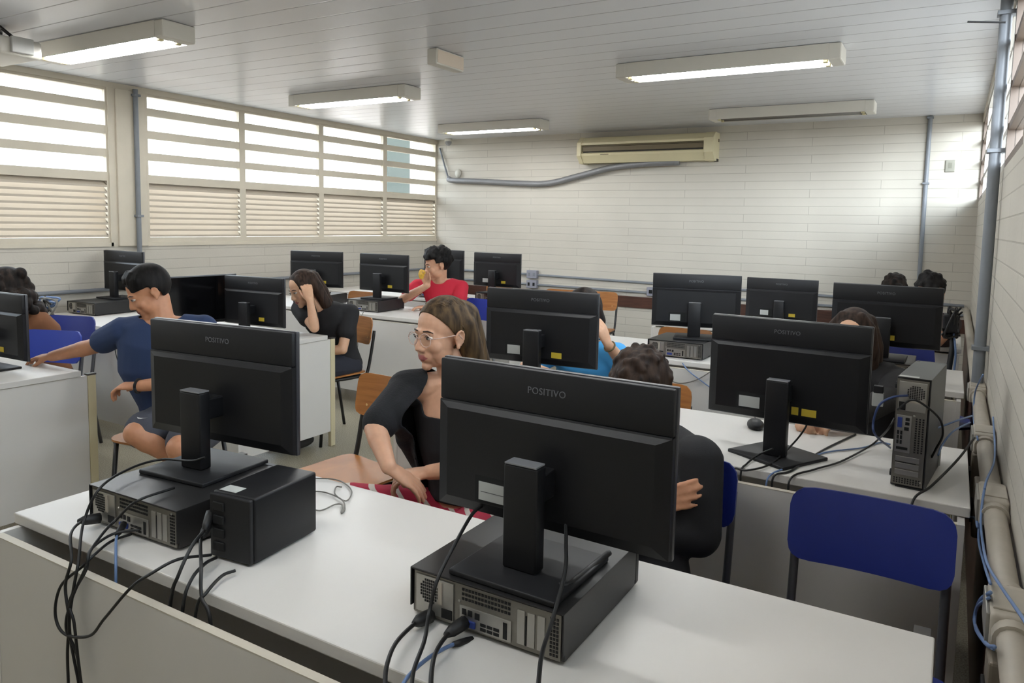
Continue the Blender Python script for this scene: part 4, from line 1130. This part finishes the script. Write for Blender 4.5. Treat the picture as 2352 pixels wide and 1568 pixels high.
p6, JJ, B, T = person('person in a bright blue t-shirt behind a monitor, hand with bracelet at the ear', J, sk_c, vox=.0055,
    hands={'L': dict(d=V((-1.4018, 3.2025, 1.0135))-V(J['wrL']), pn=(-.9, .2, 0), side=-1, curl=(30, 40, 30), s=.95), 'R': dict(d=V((.8, -.3, 0)), pn=(0, 0, -1), side=1)}, brow=brow_d)
shirt(p6, JJ, cl_cyan, 't_shirt', .016, .62, .008, 1.1, round_neck(JJ, .07))
legwear(p6, JJ, cl_pant, 'trousers', 1., .012, .01, 1., .9); shoes(p6, JJ, shoe_m)
mb = MB(); hair_cap(mb, T, B, 1., 1.06)
for q in (-1, 1): lock(mb, T, [(q*.07, -.02, .04), (q*.086, -.02, -.03), (q*.082, -.03, -.10)], (.03, .03, .022))
lock(mb, T, [(0, -.08, .0), (0, -.09, -.10)], (.06, .05))
link(trim(remesh(mb, .006, 2), lambda p: (lambda q: q.z < .05 and q.y > .035)((B.inverted()) @ (p-JJ['head']))), 'hair', hm_dark, p6)
w_ = JJ['wrL']; ax = (JJ['elL']-w_).normalized(); u = ax.orthogonal().normalized(); v = ax.cross(u)
MB().tube([w_+ax*.02+(u*math.cos(t)+v*math.sin(t))*.027 for t in [2*PI*k/18 for k in range(19)]], .0045, 8).build('bracelet', mat('bracelet_brown', rgb(96, 80, 50), .5), p6, True)

# --- hunched person in black ---
hd = V((-0.7953, 2.1130, 1.0023))
J = dict(pelvis=(-.72, 1.90, .52), chest=(-.715, 1.93, .73), neck=(hd.x+.035, hd.y-.04+.07, hd.z-.12), head=tuple(hd), face=(-.12, -.88, -.42), up=(0, -.4, 1),
         shR=(-.90, 1.98, .85), shL=(-.578, 2.0, .845), elR=(-.93, 1.84, .72), wrR=(-0.6678, 1.8243, 0.7652), elL=(-.555, 1.95, .67), wrL=(-.72, 1.80, .70),
         hipR=(-.80, 1.88, .51), hipL=(-.64, 1.88, .51), knR=(-.82, 1.62, .54), knL=(-.60, 1.62, .54), anR=(-.82, 1.66, .07), anL=(-.60, 1.66, .07), toR=(-.82, 1.54, .04), toL=(-.60, 1.54, .04))
p7, JJ, B, T = person('hunched person in loose black shirt with short brown hair behind the largest monitor', J, sk_b, (150, 92, 84), True, .0055,
    hands={'R': dict(d=V((-0.5652, 1.8424, 0.8025))-V(J['wrR']), pn=(.35, .9, 0), side=1, curl=(10, 20, 22), spread=3, s=.95), 'L': dict(d=V((-.9, -.1, .1)), pn=(0, 0, -1), side=-1)}, brow=brow_d)
shirt(p7, JJ, cl_black, 'shirt', .020, 1.92, .008, 1.05, round_neck(JJ, .072), ar=1.1)
legwear(p7, JJ, cl_pant, 'trousers', 1., .014, .01, 1., .9); shoes(p7, JJ, shoe_m)
mb = MB(); hair_cap(mb, T, B, 1., 1.03)
for i in range(110):
    a = random.uniform(0, 2*PI); z = random.uniform(.0, .125)
    k = math.sqrt(max(.04, 1-((z-.03)/.098)**2)); y = .096*math.cos(a)*k-.022; x = .082*math.sin(a)*k
    mb.ball(T(x, y, z), random.uniform(.010, .017), None, None, None, 8, 6)
Bi7 = B.inverted(); h7 = JJ['head']
link(trim(remesh(mb, .005, 1), hc_short(Bi7, h7)), 'hair', hm_dkbrown, p7)

# --- long haired girl at the second row ---
hd = V((-0.3693, 3.6518, 1.0258))
J = dict(pelvis=(hd.x+.06, hd.y+.05, .50), chest=(hd.x+.06, hd.y+.06, .75), neck=(hd.x+.02, hd.y+.06, hd.z-.135), head=tuple(hd), face=(-.12, -.9, -.16), up=(0, -.1, 1),
         shR=(hd.x-.15, hd.y+.05, hd.z-.20), shL=(hd.x+.19, hd.y+.06, hd.z-.20), elR=(hd.x-.2, hd.y-.2, .80), wrR=(-.43, 2.98, .80), elL=(hd.x+.17, hd.y-.22, .80), wrL=(-.30, 2.965, .795),
         hipR=(hd.x-.03, hd.y+.04, .49), hipL=(hd.x+.14, hd.y+.04, .49), knR=(hd.x-.06, hd.y-.30, .52), knL=(hd.x+.14, hd.y-.24, .52), anR=(hd.x-.06, hd.y-.2, .07), anL=(hd.x+.14, hd.y-.2, .07), toR=(hd.x-.06, hd.y-.3, .04), toL=(hd.x+.14, hd.y-.3, .04))
g8, JJ, B, T = person('girl with long dark hair and black top bent over the second desk by the tower', J, sk_c, (160, 90, 86), False, .0055,
    hands={'R': dict(d=V((-.15, -1, -.05)), pn=(.5, .1, -1), side=1, curl=(35, 50, 30), s=.92), 'L': dict(d=V((-.75, -.7, -.06)), pn=(0, .1, -1), side=-1, curl=(30, 45, 30), s=.92)}, brow=brow_d)
shirt(g8, JJ, cl_black, 'top', .014, 1.75, .008, 1.02, round_neck(JJ, .07))
legwear(g8, JJ, cl_pant, 'trousers', 1., .012, .01, 1., .9); shoes(g8, JJ, shoe_m)
mb = MB(); mb.ball(T(0, -.022, .031), .083, .097, .094, B, 28, 18)
for q in (-1, 1):
    e = 1.15 if q > 0 else .8
    lock(mb, T, [(q*.040, .015, .095), (q*.078, .012, .04), (q*.090, .01, -.06), (q*.105*e, .0, -.16), (q*.125*e, .02, -.30)], (.022, .026, .028, .03, .018))
    lock(mb, T, [(q*.05, -.06, .05), (q*.08, -.05, -.06), (q*.10*e, -.05, -.18), (q*.115*e, -.05, -.30)], (.04, .042, .04, .03))
lock(mb, T, [(0, -.085, .03), (0, -.10, -.08), (0, -.11, -.26)], (.06, .06, .055))
link(remesh(mb, .006, 2), 'hair', hm_dkbrown, g8)

# --- two heads behind the third row ---
for hx, hy, t, lab, sk, cl in ((2137, 668, 4.72, 'person with short black hair seated behind the third row monitor, closest to the pipes', sk_b, cl_navy), (2056, 676, 5.15, 'person with black hair barely showing above the third row monitor beside another head', sk_a, cl_black)):
    pass
def seated(hd, label, skin, cl, hm, arm=None):
    hd = V(hd)
    J = dict(pelvis=(hd.x+.0, hd.y+.14, .50), chest=(hd.x, hd.y+.10, .76), neck=(hd.x, hd.y+.04, hd.z-.145), head=tuple(hd), face=(0, -.9, -.25),
             shR=(hd.x-.17, hd.y+.02, hd.z-.21), shL=(hd.x+.13, hd.y+.10, hd.z-.21), elR=(hd.x-.20, hd.y-.12, .80), wrR=(hd.x-.06, hd.y-.30, .80), elL=(hd.x+.06, hd.y-.10, .80), wrL=(hd.x-.02, hd.y-.30, .80),
             hipR=(hd.x-.09, hd.y+.12, .49), hipL=(hd.x+.09, hd.y+.12, .49), knR=(hd.x-.1, hd.y-.28, .52), knL=(hd.x+.1, hd.y-.28, .52), anR=(hd.x-.1, hd.y-.24, .07), anL=(hd.x+.1, hd.y-.24, .07), toR=(hd.x-.1, hd.y-.36, .04), toL=(hd.x+.1, hd.y-.36, .04))
    if arm: J.update({k: V(v) for k, v in arm.items()})
    p, JJ, B, T = person(label, J, skin, (150, 92, 84), True, .0075, hands={'R': dict(d=V((.5, -.8, 0)), pn=(0, 0, -1), side=1), 'L': dict(d=V((-.5, -.8, 0)), pn=(0, 0, -1), side=-1)}, brow=brow_d)
    shirt(p, JJ, cl, 't_shirt', .012, .5, .009, 1., round_neck(JJ, .075))
    legwear(p, JJ, cl_pant, 'trousers', 1., .012, .011, 1., .9); shoes(p, JJ, shoe_m)
    mb = MB(); hair_cap(mb, T, B, 1., 1.07)
    for i in range(40):
        a = random.uniform(0, 2*PI); z = random.uniform(.02, .125)
        k = math.sqrt(max(.05, 1-((z-.03)/.10)**2)); mb.ball(T(.083*math.sin(a)*k, .097*math.cos(a)*k-.022, z), random.uniform(.016, .024), None, None, None, 8, 6)
    link(trim(remesh(mb, .007, 1), hc_short(B.inverted(), JJ['head'])), 'hair', hm, p)
seated((-0.1164, 5.5491, 1.1027), 'person with short black hair seated behind the third row desk, closest to the wall pipes', sk_b, mat('brown_cotton', rgb(72, 58, 58), .85), hm_black)
seated((-0.3895, 6.6628, 1.0243), 'person with dark hair barely topping the third row monitor, farther back than the head beside', sk_a, cl_black, hm_dark)

# ---------------------------------------------------------------- cables
def cable(pts, label, m=cab_b, r=.0032, name='cable', group=None, n=8, cat='cable', plug=None):
    P = catmull(pts, n)
    if plug:
        e = empty(name, pts[0], 0, label, cat, group); o = V(pts[0])
        MB().tube([p-o for p in P], r, 8).build('cord', m, e, True)
        d = (P[1]-P[0]).normalized()
        MB().tube([-d*.004, d*.012, d*.03, d*.045], [plug, plug, plug*.9, r*1.4], 8).build('plug', plug_m, e, True)
        return e
    o = MB().tube(P, r, 8).build(name, m, None, True)
    return tag(o, label, cat, group)
plug_m = mat('plug_black', rgb(26, 25, 25), .5)
plug_b = mat('plug_blue', rgb(44, 70, 150), .5)
GA = 'cables behind the near computer beside the small black box'
YP = .843   # just in front of the modesty panel
cable([(-1.7288, 0.9850, 0.7739), (-1.7311, 0.9500, 0.7789), (-1.6711, 0.8900, 0.7838), (-1.5981, 0.8500, 0.7569), (-1.6071, 0.8400, 0.6997), (-1.5886, 0.8350, 0.6335), (-1.6086, 0.8400, 0.5455), (-1.6096, 0.8400, 0.4767)], 'black power cable leaving the rear corner of the near case and hanging straight down', plug=.013, group=GA)
cable([(-1.5763, 1.1700, 0.9027), (-1.6140, 1.1600, 0.8896), (-1.7390, 1.1604, 0.8700), (-1.7392, 1.0770, 0.8700), (-1.6893, 0.9700, 0.8620), (-1.6913, 0.9300, 0.7907), (-1.5804, 0.8550, 0.7546), (-1.5850, 0.8420, 0.6805), (-1.5928, 0.8380, 0.6012), (-1.5630, 0.8380, 0.4872)], 'black monitor cable arching over the near case from the stand', group=GA)
cable([(-1.5684, 0.9900, 0.7815), (-1.5964, 0.9450, 0.7817), (-1.5734, 0.8800, 0.7761), (-1.5599, 0.8600, 0.7482), (-1.5832, 0.8400, 0.6770), (-1.6003, 0.8350, 0.6103), (-1.5723, 0.8400, 0.5573), (-1.5595, 0.8400, 0.4942)], 'black cable from the ports of the near case crossing itself as it hangs', group=GA)
cable([(-1.5651, 1.0764, 0.8550), (-1.5597, 0.9792, 0.8550), (-1.6229, 0.9700, 0.8029), (-1.6081, 0.9300, 0.7894), (-1.5645, 0.8700, 0.7724), (-1.5621, 0.8600, 0.7378), (-1.5921, 0.8400, 0.6695), (-1.5725, 0.8370, 0.6276), (-1.5630, 0.8380, 0.5416), (-1.5568, 0.8400, 0.4833)], 'black cable drooping over the rear lip of the near case', group=GA)
cable([(-1.6027, 0.9900, 0.7629), (-1.6009, 0.9400, 0.7640), (-1.5659, 0.8800, 0.7632), (-1.5733, 0.8600, 0.7447), (-1.6245, 0.8400, 0.6949), (-1.6422, 0.8350, 0.6275), (-1.6082, 0.8350, 0.5929), (-1.5158, 0.8370, 0.6160), (-1.4627, 0.8400, 0.6690), (-1.3843, 0.8500, 0.7523), (-1.3569, 0.8800, 0.7794), (-1.3433, 0.9300, 0.7917), (-1.3318, 1.0000, 0.7770)], 'long black cable looping below the desk rim toward the small black box', group=GA)
e = cable([(-1.6261, 0.9850, 0.7813), (-1.5950, 0.9500, 0.7730), (-1.5367, 0.9120, 0.7582), (-1.5159, 0.8980, 0.7150), (-1.5246, 0.8980, 0.5433)], 'short blue network cable dropping from the near case ports', cab_blue, .003, plug=.008, group=GA)
cable([(-1.3736, 1.0300, 0.8486), (-1.3519, 1.0000, 0.8295), (-1.3277, 0.9500, 0.8153), (-1.3127, 0.9080, 0.7751), (-1.3257, 0.8980, 0.7202), (-1.3496, 0.8980, 0.5433)], 'first black cable from the small black box dropping into the desk gap', r=.0038, group='black cables from the small power box', plug=.010)
cable([(-1.3741, 1.0300, 0.8286), (-1.3506, 0.9900, 0.8140), (-1.2705, 0.9300, 0.7957), (-1.2369, 0.9050, 0.7517), (-1.2023, 0.8980, 0.7157), (-1.1974, 0.8980, 0.5599)], 'straight black cable from the small black box hanging into the desk gap', r=.0036, group='black cables from the small power box', plug=.010)
cable([(-1.3279, 1.0100, 0.7682), (-1.3136, 0.9700, 0.7732), (-1.2950, 0.9250, 0.7635), (-1.2867, 0.8980, 0.7177), (-1.3036, 0.8980, 0.5499)], 'curved black cable leaving the foot of the small black box', r=.0036, group='black cables from the small power box')
cable([(-1.2552, 1.0000, 0.7621), (-1.2584, 0.9700, 0.7622), (-1.2341, 0.9150, 0.7571), (-1.2458, 0.8980, 0.7206), (-1.2649, 0.8980, 0.5449)], 'shortest black cable from under the corner of the small black box', r=.0034, group='black cables from the small power box')
GB = 'cables behind the largest monitor'
cable([(-0.7979, 1.2450, 0.9230), (-0.7925, 1.2000, 0.9208), (-0.7733, 1.1200, 0.9008), (-0.7669, 1.0500, 0.8544), (-0.7633, 1.0200, 0.8031), (-0.7271, 0.9600, 0.7953), (-0.6872, 0.8800, 0.7971), (-0.6598, 0.8400, 0.7863)], 'black monitor cable stretching past the corner of the case under the largest monitor', group=GB, r=.0036)
cable([(-0.8007, 1.0700, 0.7647), (-0.8002, 1.0300, 0.7709), (-0.7800, 0.9500, 0.7796), (-0.7420, 0.8800, 0.7859), (-0.7115, 0.8400, 0.7747)], 'black power cable bending off the corner of the case under the largest monitor', group=GB, r=.0038, plug=.013)
cable([(-0.7220, 1.0700, 0.7758), (-0.7272, 1.0300, 0.7728), (-0.6820, 0.9300, 0.8021), (-0.6383, 0.8600, 0.8105), (-0.6192, 0.8400, 0.8009)], 'black video cable with thick plug from the case under the largest monitor', group=GB, r=.0038, plug=.012)
cable([(-0.6044, 1.2400, 0.9363), (-0.5835, 1.2000, 0.9089), (-0.5595, 1.1500, 0.8851), (-0.5359, 1.0600, 0.8446), (-0.5129, 0.9800, 0.8318), (-0.4554, 0.8600, 0.8549)], 'black cable hanging straight in front of the case vents under the largest monitor', group=GB, r=.0036)
cable([(-0.7072, 1.0700, 0.7472), (-0.7152, 1.0200, 0.7598), (-0.7101, 0.9500, 0.7751), (-0.6958, 0.8800, 0.7870), (-0.6849, 0.8400, 0.7842)], 'blue network cable from the case under the largest monitor', cab_blue, .0034, group=GB, plug=.007)
cable([(-0.5379, 1.3000, 0.8669), (-0.5518, 1.2503, 0.8550), (-0.5561, 1.1659, 0.8550), (-0.5689, 1.1479, 0.8550)], 'thick dark cable lying across the case top under the largest monitor', group=GB, r=.006)
GM = 'grey mouse cord on the nearest desk'
cable([(-1.5720, 1.4984, 0.7540), (-1.4997, 1.5382, 0.7540), (-1.4387, 1.5272, 0.7540), (-1.3793, 1.4863, 0.7560), (-1.3511, 1.4341, 0.7540), (-1.4013, 1.4454, 0.7580), (-1.4472, 1.4963, 0.7540), (-1.4303, 1.5010, 0.7560)], 'thin grey cord looped on the nearest desk by the girl in glasses', cab_g, .0019)
cable([(-1.4942, 1.4240, 0.7540), (-1.4451, 1.4488, 0.7540), (-1.3635, 1.4308, 0.7560), (-1.3159, 1.3919, 0.7540), (-1.3029, 1.3656, 0.7540), (-1.3346, 1.4020, 0.7560), (-1.3576, 1.4002, 0.7540), (-1.3604, 1.3482, 0.7540), (-1.4109, 1.3502, 0.7540)], 'thin grey cord with a bent end lying nearest the small black box', cab_g, .0019)
# second desk
GC = 'cables at the standing tower'
cable([(-0.3771, 2.6000, 0.8805), (-0.3866, 2.5700, 0.8415), (-0.4242, 2.5835, 0.7800), (-0.4540, 2.3900, 0.7600), (-0.5054, 2.2943, 0.7560), (-0.5519, 2.3180, 0.7405), (-0.5493, 2.3150, 0.6431)], 'black monitor cable falling from the yellow stickers onto the second desk', group=GC)
cable([(-0.4564, 2.4247, 0.8000), (-0.5061, 2.4425, 0.7650), (-0.5207, 2.3593, 0.7560), (-0.5276, 2.3180, 0.7409), (-0.5252, 2.3150, 0.6483)], 'black cable curving round the post of the diamond-based monitor', group=GC)
cable([(-0.2669, 2.9454, 0.7540), (-0.3303, 2.7028, 0.7540), (-0.3689, 2.5065, 0.7540), (-0.3909, 2.3690, 0.7540), (-0.4306, 2.3180, 0.7417), (-0.4278, 2.3150, 0.6483)], 'black cable across the second desk from the far edge', group=GC)
cable([(-0.1173, 2.4100, 0.9545), (-0.1329, 2.4200, 0.9171), (-0.1773, 2.7450, 0.8000), (-0.2078, 2.7672, 0.7620), (-0.2709, 2.5549, 0.7560), (-0.3298, 2.4228, 0.7560), (-0.3813, 2.3180, 0.7459), (-0.3784, 2.3150, 0.6523)], 'long black cable sweeping over the second desk from the standing tower', group=GC)
cable([(-0.1479, 2.8767, 0.7540), (-0.1825, 2.8782, 0.7540), (-0.2282, 2.7726, 0.7540), (-0.3339, 2.6299, 0.7540), (-0.3847, 2.4433, 0.7540), (-0.4435, 2.3180, 0.7419), (-0.4435, 2.3150, 0.6518)], 'blue cable lying across the second desk to the rear gap', cab_blue, .0028, group=GC)
cable([(-0.0878, 2.4100, 1.0259), (-0.1245, 2.3700, 1.0235), (-0.1561, 2.3600, 0.9980), (-0.1696, 2.3700, 0.9423), (-0.1626, 2.4000, 0.8972), (-0.1444, 2.8221, 0.7560)], 'dark blue cable arching out of the standing tower', mat('navy_cable', rgb(48, 66, 112), .5), .0034, group=GC)
cable([(-0.1110, 2.4100, 0.9814), (-0.0747, 2.3700, 1.0228), (-0.0360, 2.3800, 1.0049), (-0.0018, 2.4100, 0.9658), (0.0064, 2.4600, 0.9108), (-0.0076, 2.5000, 0.8592), (-0.0173, 2.5200, 0.8257)], 'black cable arching over the ports of the standing tower', group=GC)
r = empty('paper_label', (-.118, 2.425, 1.0775), 0, 'thin white paper label on the top rear edge of the standing tower', 'label'); r.rotation_euler = (0, 0, math.radians(-6)); MB().box(.004, .055, 0, .022, 0, .0008).build('sheet', label_w, r)
r = empty('power_brick', (-0.0089, 2.7159, 0.7750), .2, 'small white adapter on the second desk behind the standing tower', 'adapter'); MB().box(-.012, .012, -.02, .02, -.022, .03, .003).build('body', label_w, r)
r = empty('connector_tab', (-0.1719, 2.5200, 0.9906), 0, 'white double connector hanging beside the standing tower', 'connector'); MB().box(-.016, .016, -.01, .01, -.03, .012, .002).build('body', label_w, r); MB().box(-.014, .014, -.012, .008, .0125, .034, .002).build('clip', blk2, r)
cable([(0.0945, 2.7500, 0.8487), (0.0513, 2.6000, 0.8100), (-0.0113, 2.4000, 0.7755), (-0.0525, 2.3180, 0.7505), (-0.0600, 2.3150, 0.6461)], 'black cable running from the drop box down to the second desk rim', r=.0036)
cable([(0.0904, 3.0000, 0.8648), (0.0460, 2.7500, 0.8979), (-0.0007, 2.6500, 0.8919), (-0.0176, 2.6000, 0.8939)], 'blue cable from the conduit to the back of the standing tower', cab_blue, .003)
cable([(0.0868, 3.0000, 0.8411), (0.0357, 2.7000, 0.8722), (0.0086, 2.6200, 0.8452), (-0.0008, 2.5500, 0.8274)], 'second blue cable from the conduit sagging to the desk by the tower', cab_blue, .003)
# third row
cable([(-1.2800, 4.0500, 0.7432), (-1.2130, 3.9600, 0.7160), (-1.1477, 3.9500, 0.6773), (-1.0624, 3.9500, 0.6284), (-0.9678, 3.9500, 0.5938)], 'blue cable slanting down the third row panel', cab_blue, .0032)
cable([(-1.3312, 3.9500, 0.6593), (-1.2556, 3.9500, 0.6394), (-1.1595, 3.9500, 0.6710), (-1.0701, 3.9600, 0.7377), (-1.0287, 4.0200, 0.7641)], 'grey cable sagging across the third row panel', cab_g, .003)
cable([(-4.0131, 4.4600, 0.7741), (-4.0180, 4.4200, 0.7113), (-4.1011, 4.4100, 0.5649), (-4.0594, 4.4100, 0.4284), (-4.1294, 4.4100, 0.2965)], 'thin cable hanging in front of the window side third row panel', cab_g, .003)
cable([(-4.1194, 4.4600, 0.7658), (-4.1383, 4.4200, 0.6837), (-4.0272, 4.4100, 0.5195), (-4.1152, 4.4100, 0.3692)], 'second thin cable crossing over the window side third row panel', cab_g, .003)
cable([(-4.6640, 2.8000, 0.6601), (-4.6225, 2.7900, 0.5856), (-4.5789, 2.7900, 0.5048)], 'thin dark cable hanging on the second window side desk panel', cab_b, .003)
# side wall
WB = 'blue network cables on the side wall conduit'
cable([(0.1570, 3.0878, 0.8512), (0.1500, 2.6966, 0.8089), (0.1110, 2.2697, 0.8453), (0.1020, 2.1701, 0.7828), (0.1010, 1.9738, 0.7875), (0.1010, 1.7590, 0.8244), (0.1150, 1.5949, 0.8510), (0.1200, 1.2505, 0.9507), (0.1200, 1.0185, 1.0188)], 'blue network cable running along the side wall conduit toward the camera', cab_blue, .0030, group=WB)
cable([(0.1080, 2.2312, 0.8446), (0.1060, 2.2925, 0.7539), (0.1040, 2.2319, 0.7036), (0.1020, 1.8689, 0.7778), (0.1000, 1.6281, 0.8395)], 'second blue network cable beside the conduit collar', cab_blue, .0029, group=WB)
cable([(0.0980, 1.5777, 0.8436), (0.0950, 1.8175, 0.7195), (0.0940, 1.9364, 0.6249), (0.0940, 1.7736, 0.6723), (0.0960, 1.5151, 0.7735), (0.1000, 1.4236, 0.8168)], 'blue cable loop hanging out of the nearest inspection box', cab_blue, .0036, group=WB)
cable([(0.0970, 1.5830, 0.8310), (0.0940, 1.8711, 0.6804), (0.0930, 1.8566, 0.6419), (0.0950, 1.5653, 0.7515), (0.1000, 1.4371, 0.8061)], 'second blue cable loop hanging out of the nearest inspection box', cab_blue, .0030, group=WB)
cable([(0.0700, 2.8739, 0.5325), (0.0850, 2.6558, 0.6161), (0.1000, 2.4103, 0.7004), (0.1000, 2.2361, 0.7364)], 'pale blue cable joining the second desk end to the conduit', cab_blue, .004, group=WB)
cable([(0.1180, 3.1094, 0.9959), (0.1120, 3.5334, 0.8524), (0.1100, 3.4366, 0.7645), (0.1080, 2.8473, 0.8200)], 'blue cable against the conduit below the tall pipe', cab_blue, .003, group=WB)
# knot of black cables and adapters by the wall at the last rows
r = empty('cable_knot', (.02, 5.25, .95), 0, 'dark knot of cables and adapters hanging by the wall pipes at the last rows', 'cable bundle')
for i in range(9):
    a = random.uniform(0, 6)
    pts = [V((random.uniform(-.05, .05), random.uniform(-.10, .10), random.uniform(-.10, .10))) for k in range(5)]
    MB().tube(catmull(pts, 6), .006, 6).build('cable', cab_b, r, True)
MB().box(-.05, .03, -.06, .06, -.06, .05, .01).build('adapter', blk, r)
MB().tube(catmull([(0, 0, -.05), (.01, -.03, -.15), (.0, -.06, -.30), (.02, -.05, -.42)], 6), .016, 8).build('cable_bundle', blk2, r, True)
MB().tube(catmull([(.01, -.03, -.05), (.03, -.06, -.2), (.02, -.08, -.38)], 6), .006, 8).build('network_cable', cab_blue, r, True)
r = empty('cable_knot', (-5.3174, 2.7381, 0.8200), 0, 'tangle of blue and grey cables on the second window side desk against the wall', 'cable bundle')
for i, m_ in enumerate((cab_blue, cab_g, cab_blue, cab_b, cab_g)):
    pts = [V((random.uniform(-.12, .12), random.uniform(-.06, .06), random.uniform(-.05, .12))) for k in range(5)]
    MB().tube(catmull(pts, 6), .007, 6).build('cable', m_, r, True)

# ---------------------------------------------------------------- light, world, camera
w = bpy.data.worlds.new('World'); S.world = w; w.use_nodes = True
nt = w.node_tree; bg = nt.nodes['Background']; L = nt.links
tc = nt.nodes.new('ShaderNodeTexCoord'); sp = nt.nodes.new('ShaderNodeSeparateXYZ'); L.new(tc.outputs['Generated'], sp.inputs[0])
cr = nt.nodes.new('ShaderNodeValToRGB'); mr = nt.nodes.new('ShaderNodeMapRange'); mr.inputs[1].default_value = -.3; mr.inputs[2].default_value = .6
L.new(sp.outputs['Z'], mr.inputs[0]); L.new(mr.outputs[0], cr.inputs[0]); L.new(cr.outputs[0], bg.inputs['Color'])
el = cr.color_ramp.elements; el[0].position = .30; el[0].color = (.36, .34, .32, 1); el[1].position = .36; el[1].color = (.95, .98, 1.0, 1)
e = el.new(.9); e.color = (.76, .88, 1.0, 1)
bg.inputs['Strength'].default_value = 2.2
S.view_settings.view_transform = 'Standard'; S.view_settings.look = 'None'; S.view_settings.gamma = 1; S.view_settings.use_curve_mapping = False
S.view_settings.exposure = 2.28
S.cycles.max_bounces = 5; S.cycles.diffuse_bounces = 4; S.cycles.glossy_bounces = 2; S.cycles.transparent_max_bounces = 8
S.cycles.sample_clamp_indirect = 6

sl = bpy.data.lights.new('hazy_sun', 'SUN'); sl.energy = 1.7; sl.angle = math.radians(20); sl.color = (.88, .94, 1.0)
so = bpy.data.objects.new('hazy_sun', sl); COL.objects.link(so)
so.rotation_euler = V((-.46, 1, -.18)).to_track_quat('-Z', 'Y').to_euler(); so.location = (3, -4, 4)

cam = bpy.data.cameras.new('Camera'); co = bpy.data.objects.new('Camera', cam); COL.objects.link(co); S.camera = co
cam.sensor_fit = 'HORIZONTAL'; cam.sensor_width = 36; cam.lens = 1706.76*36/2352
cam.shift_y = -(784-672)/2352; cam.clip_start = .02
yaw, pit, roll = .5346637, -.0930788, .0196833
f = V((-math.sin(yaw)*math.cos(pit), math.cos(yaw)*math.cos(pit), math.sin(pit))); r_ = V((math.cos(yaw), math.sin(yaw), 0)); u_ = r_.cross(f)
r2 = r_*math.cos(roll)+u_*math.sin(roll); u2 = -r_*math.sin(roll)+u_*math.cos(roll)
M = Matrix((r2, u2, -f)).transposed().to_4x4(); M.translation = V((0, 0, 1.5)); co.matrix_world = M
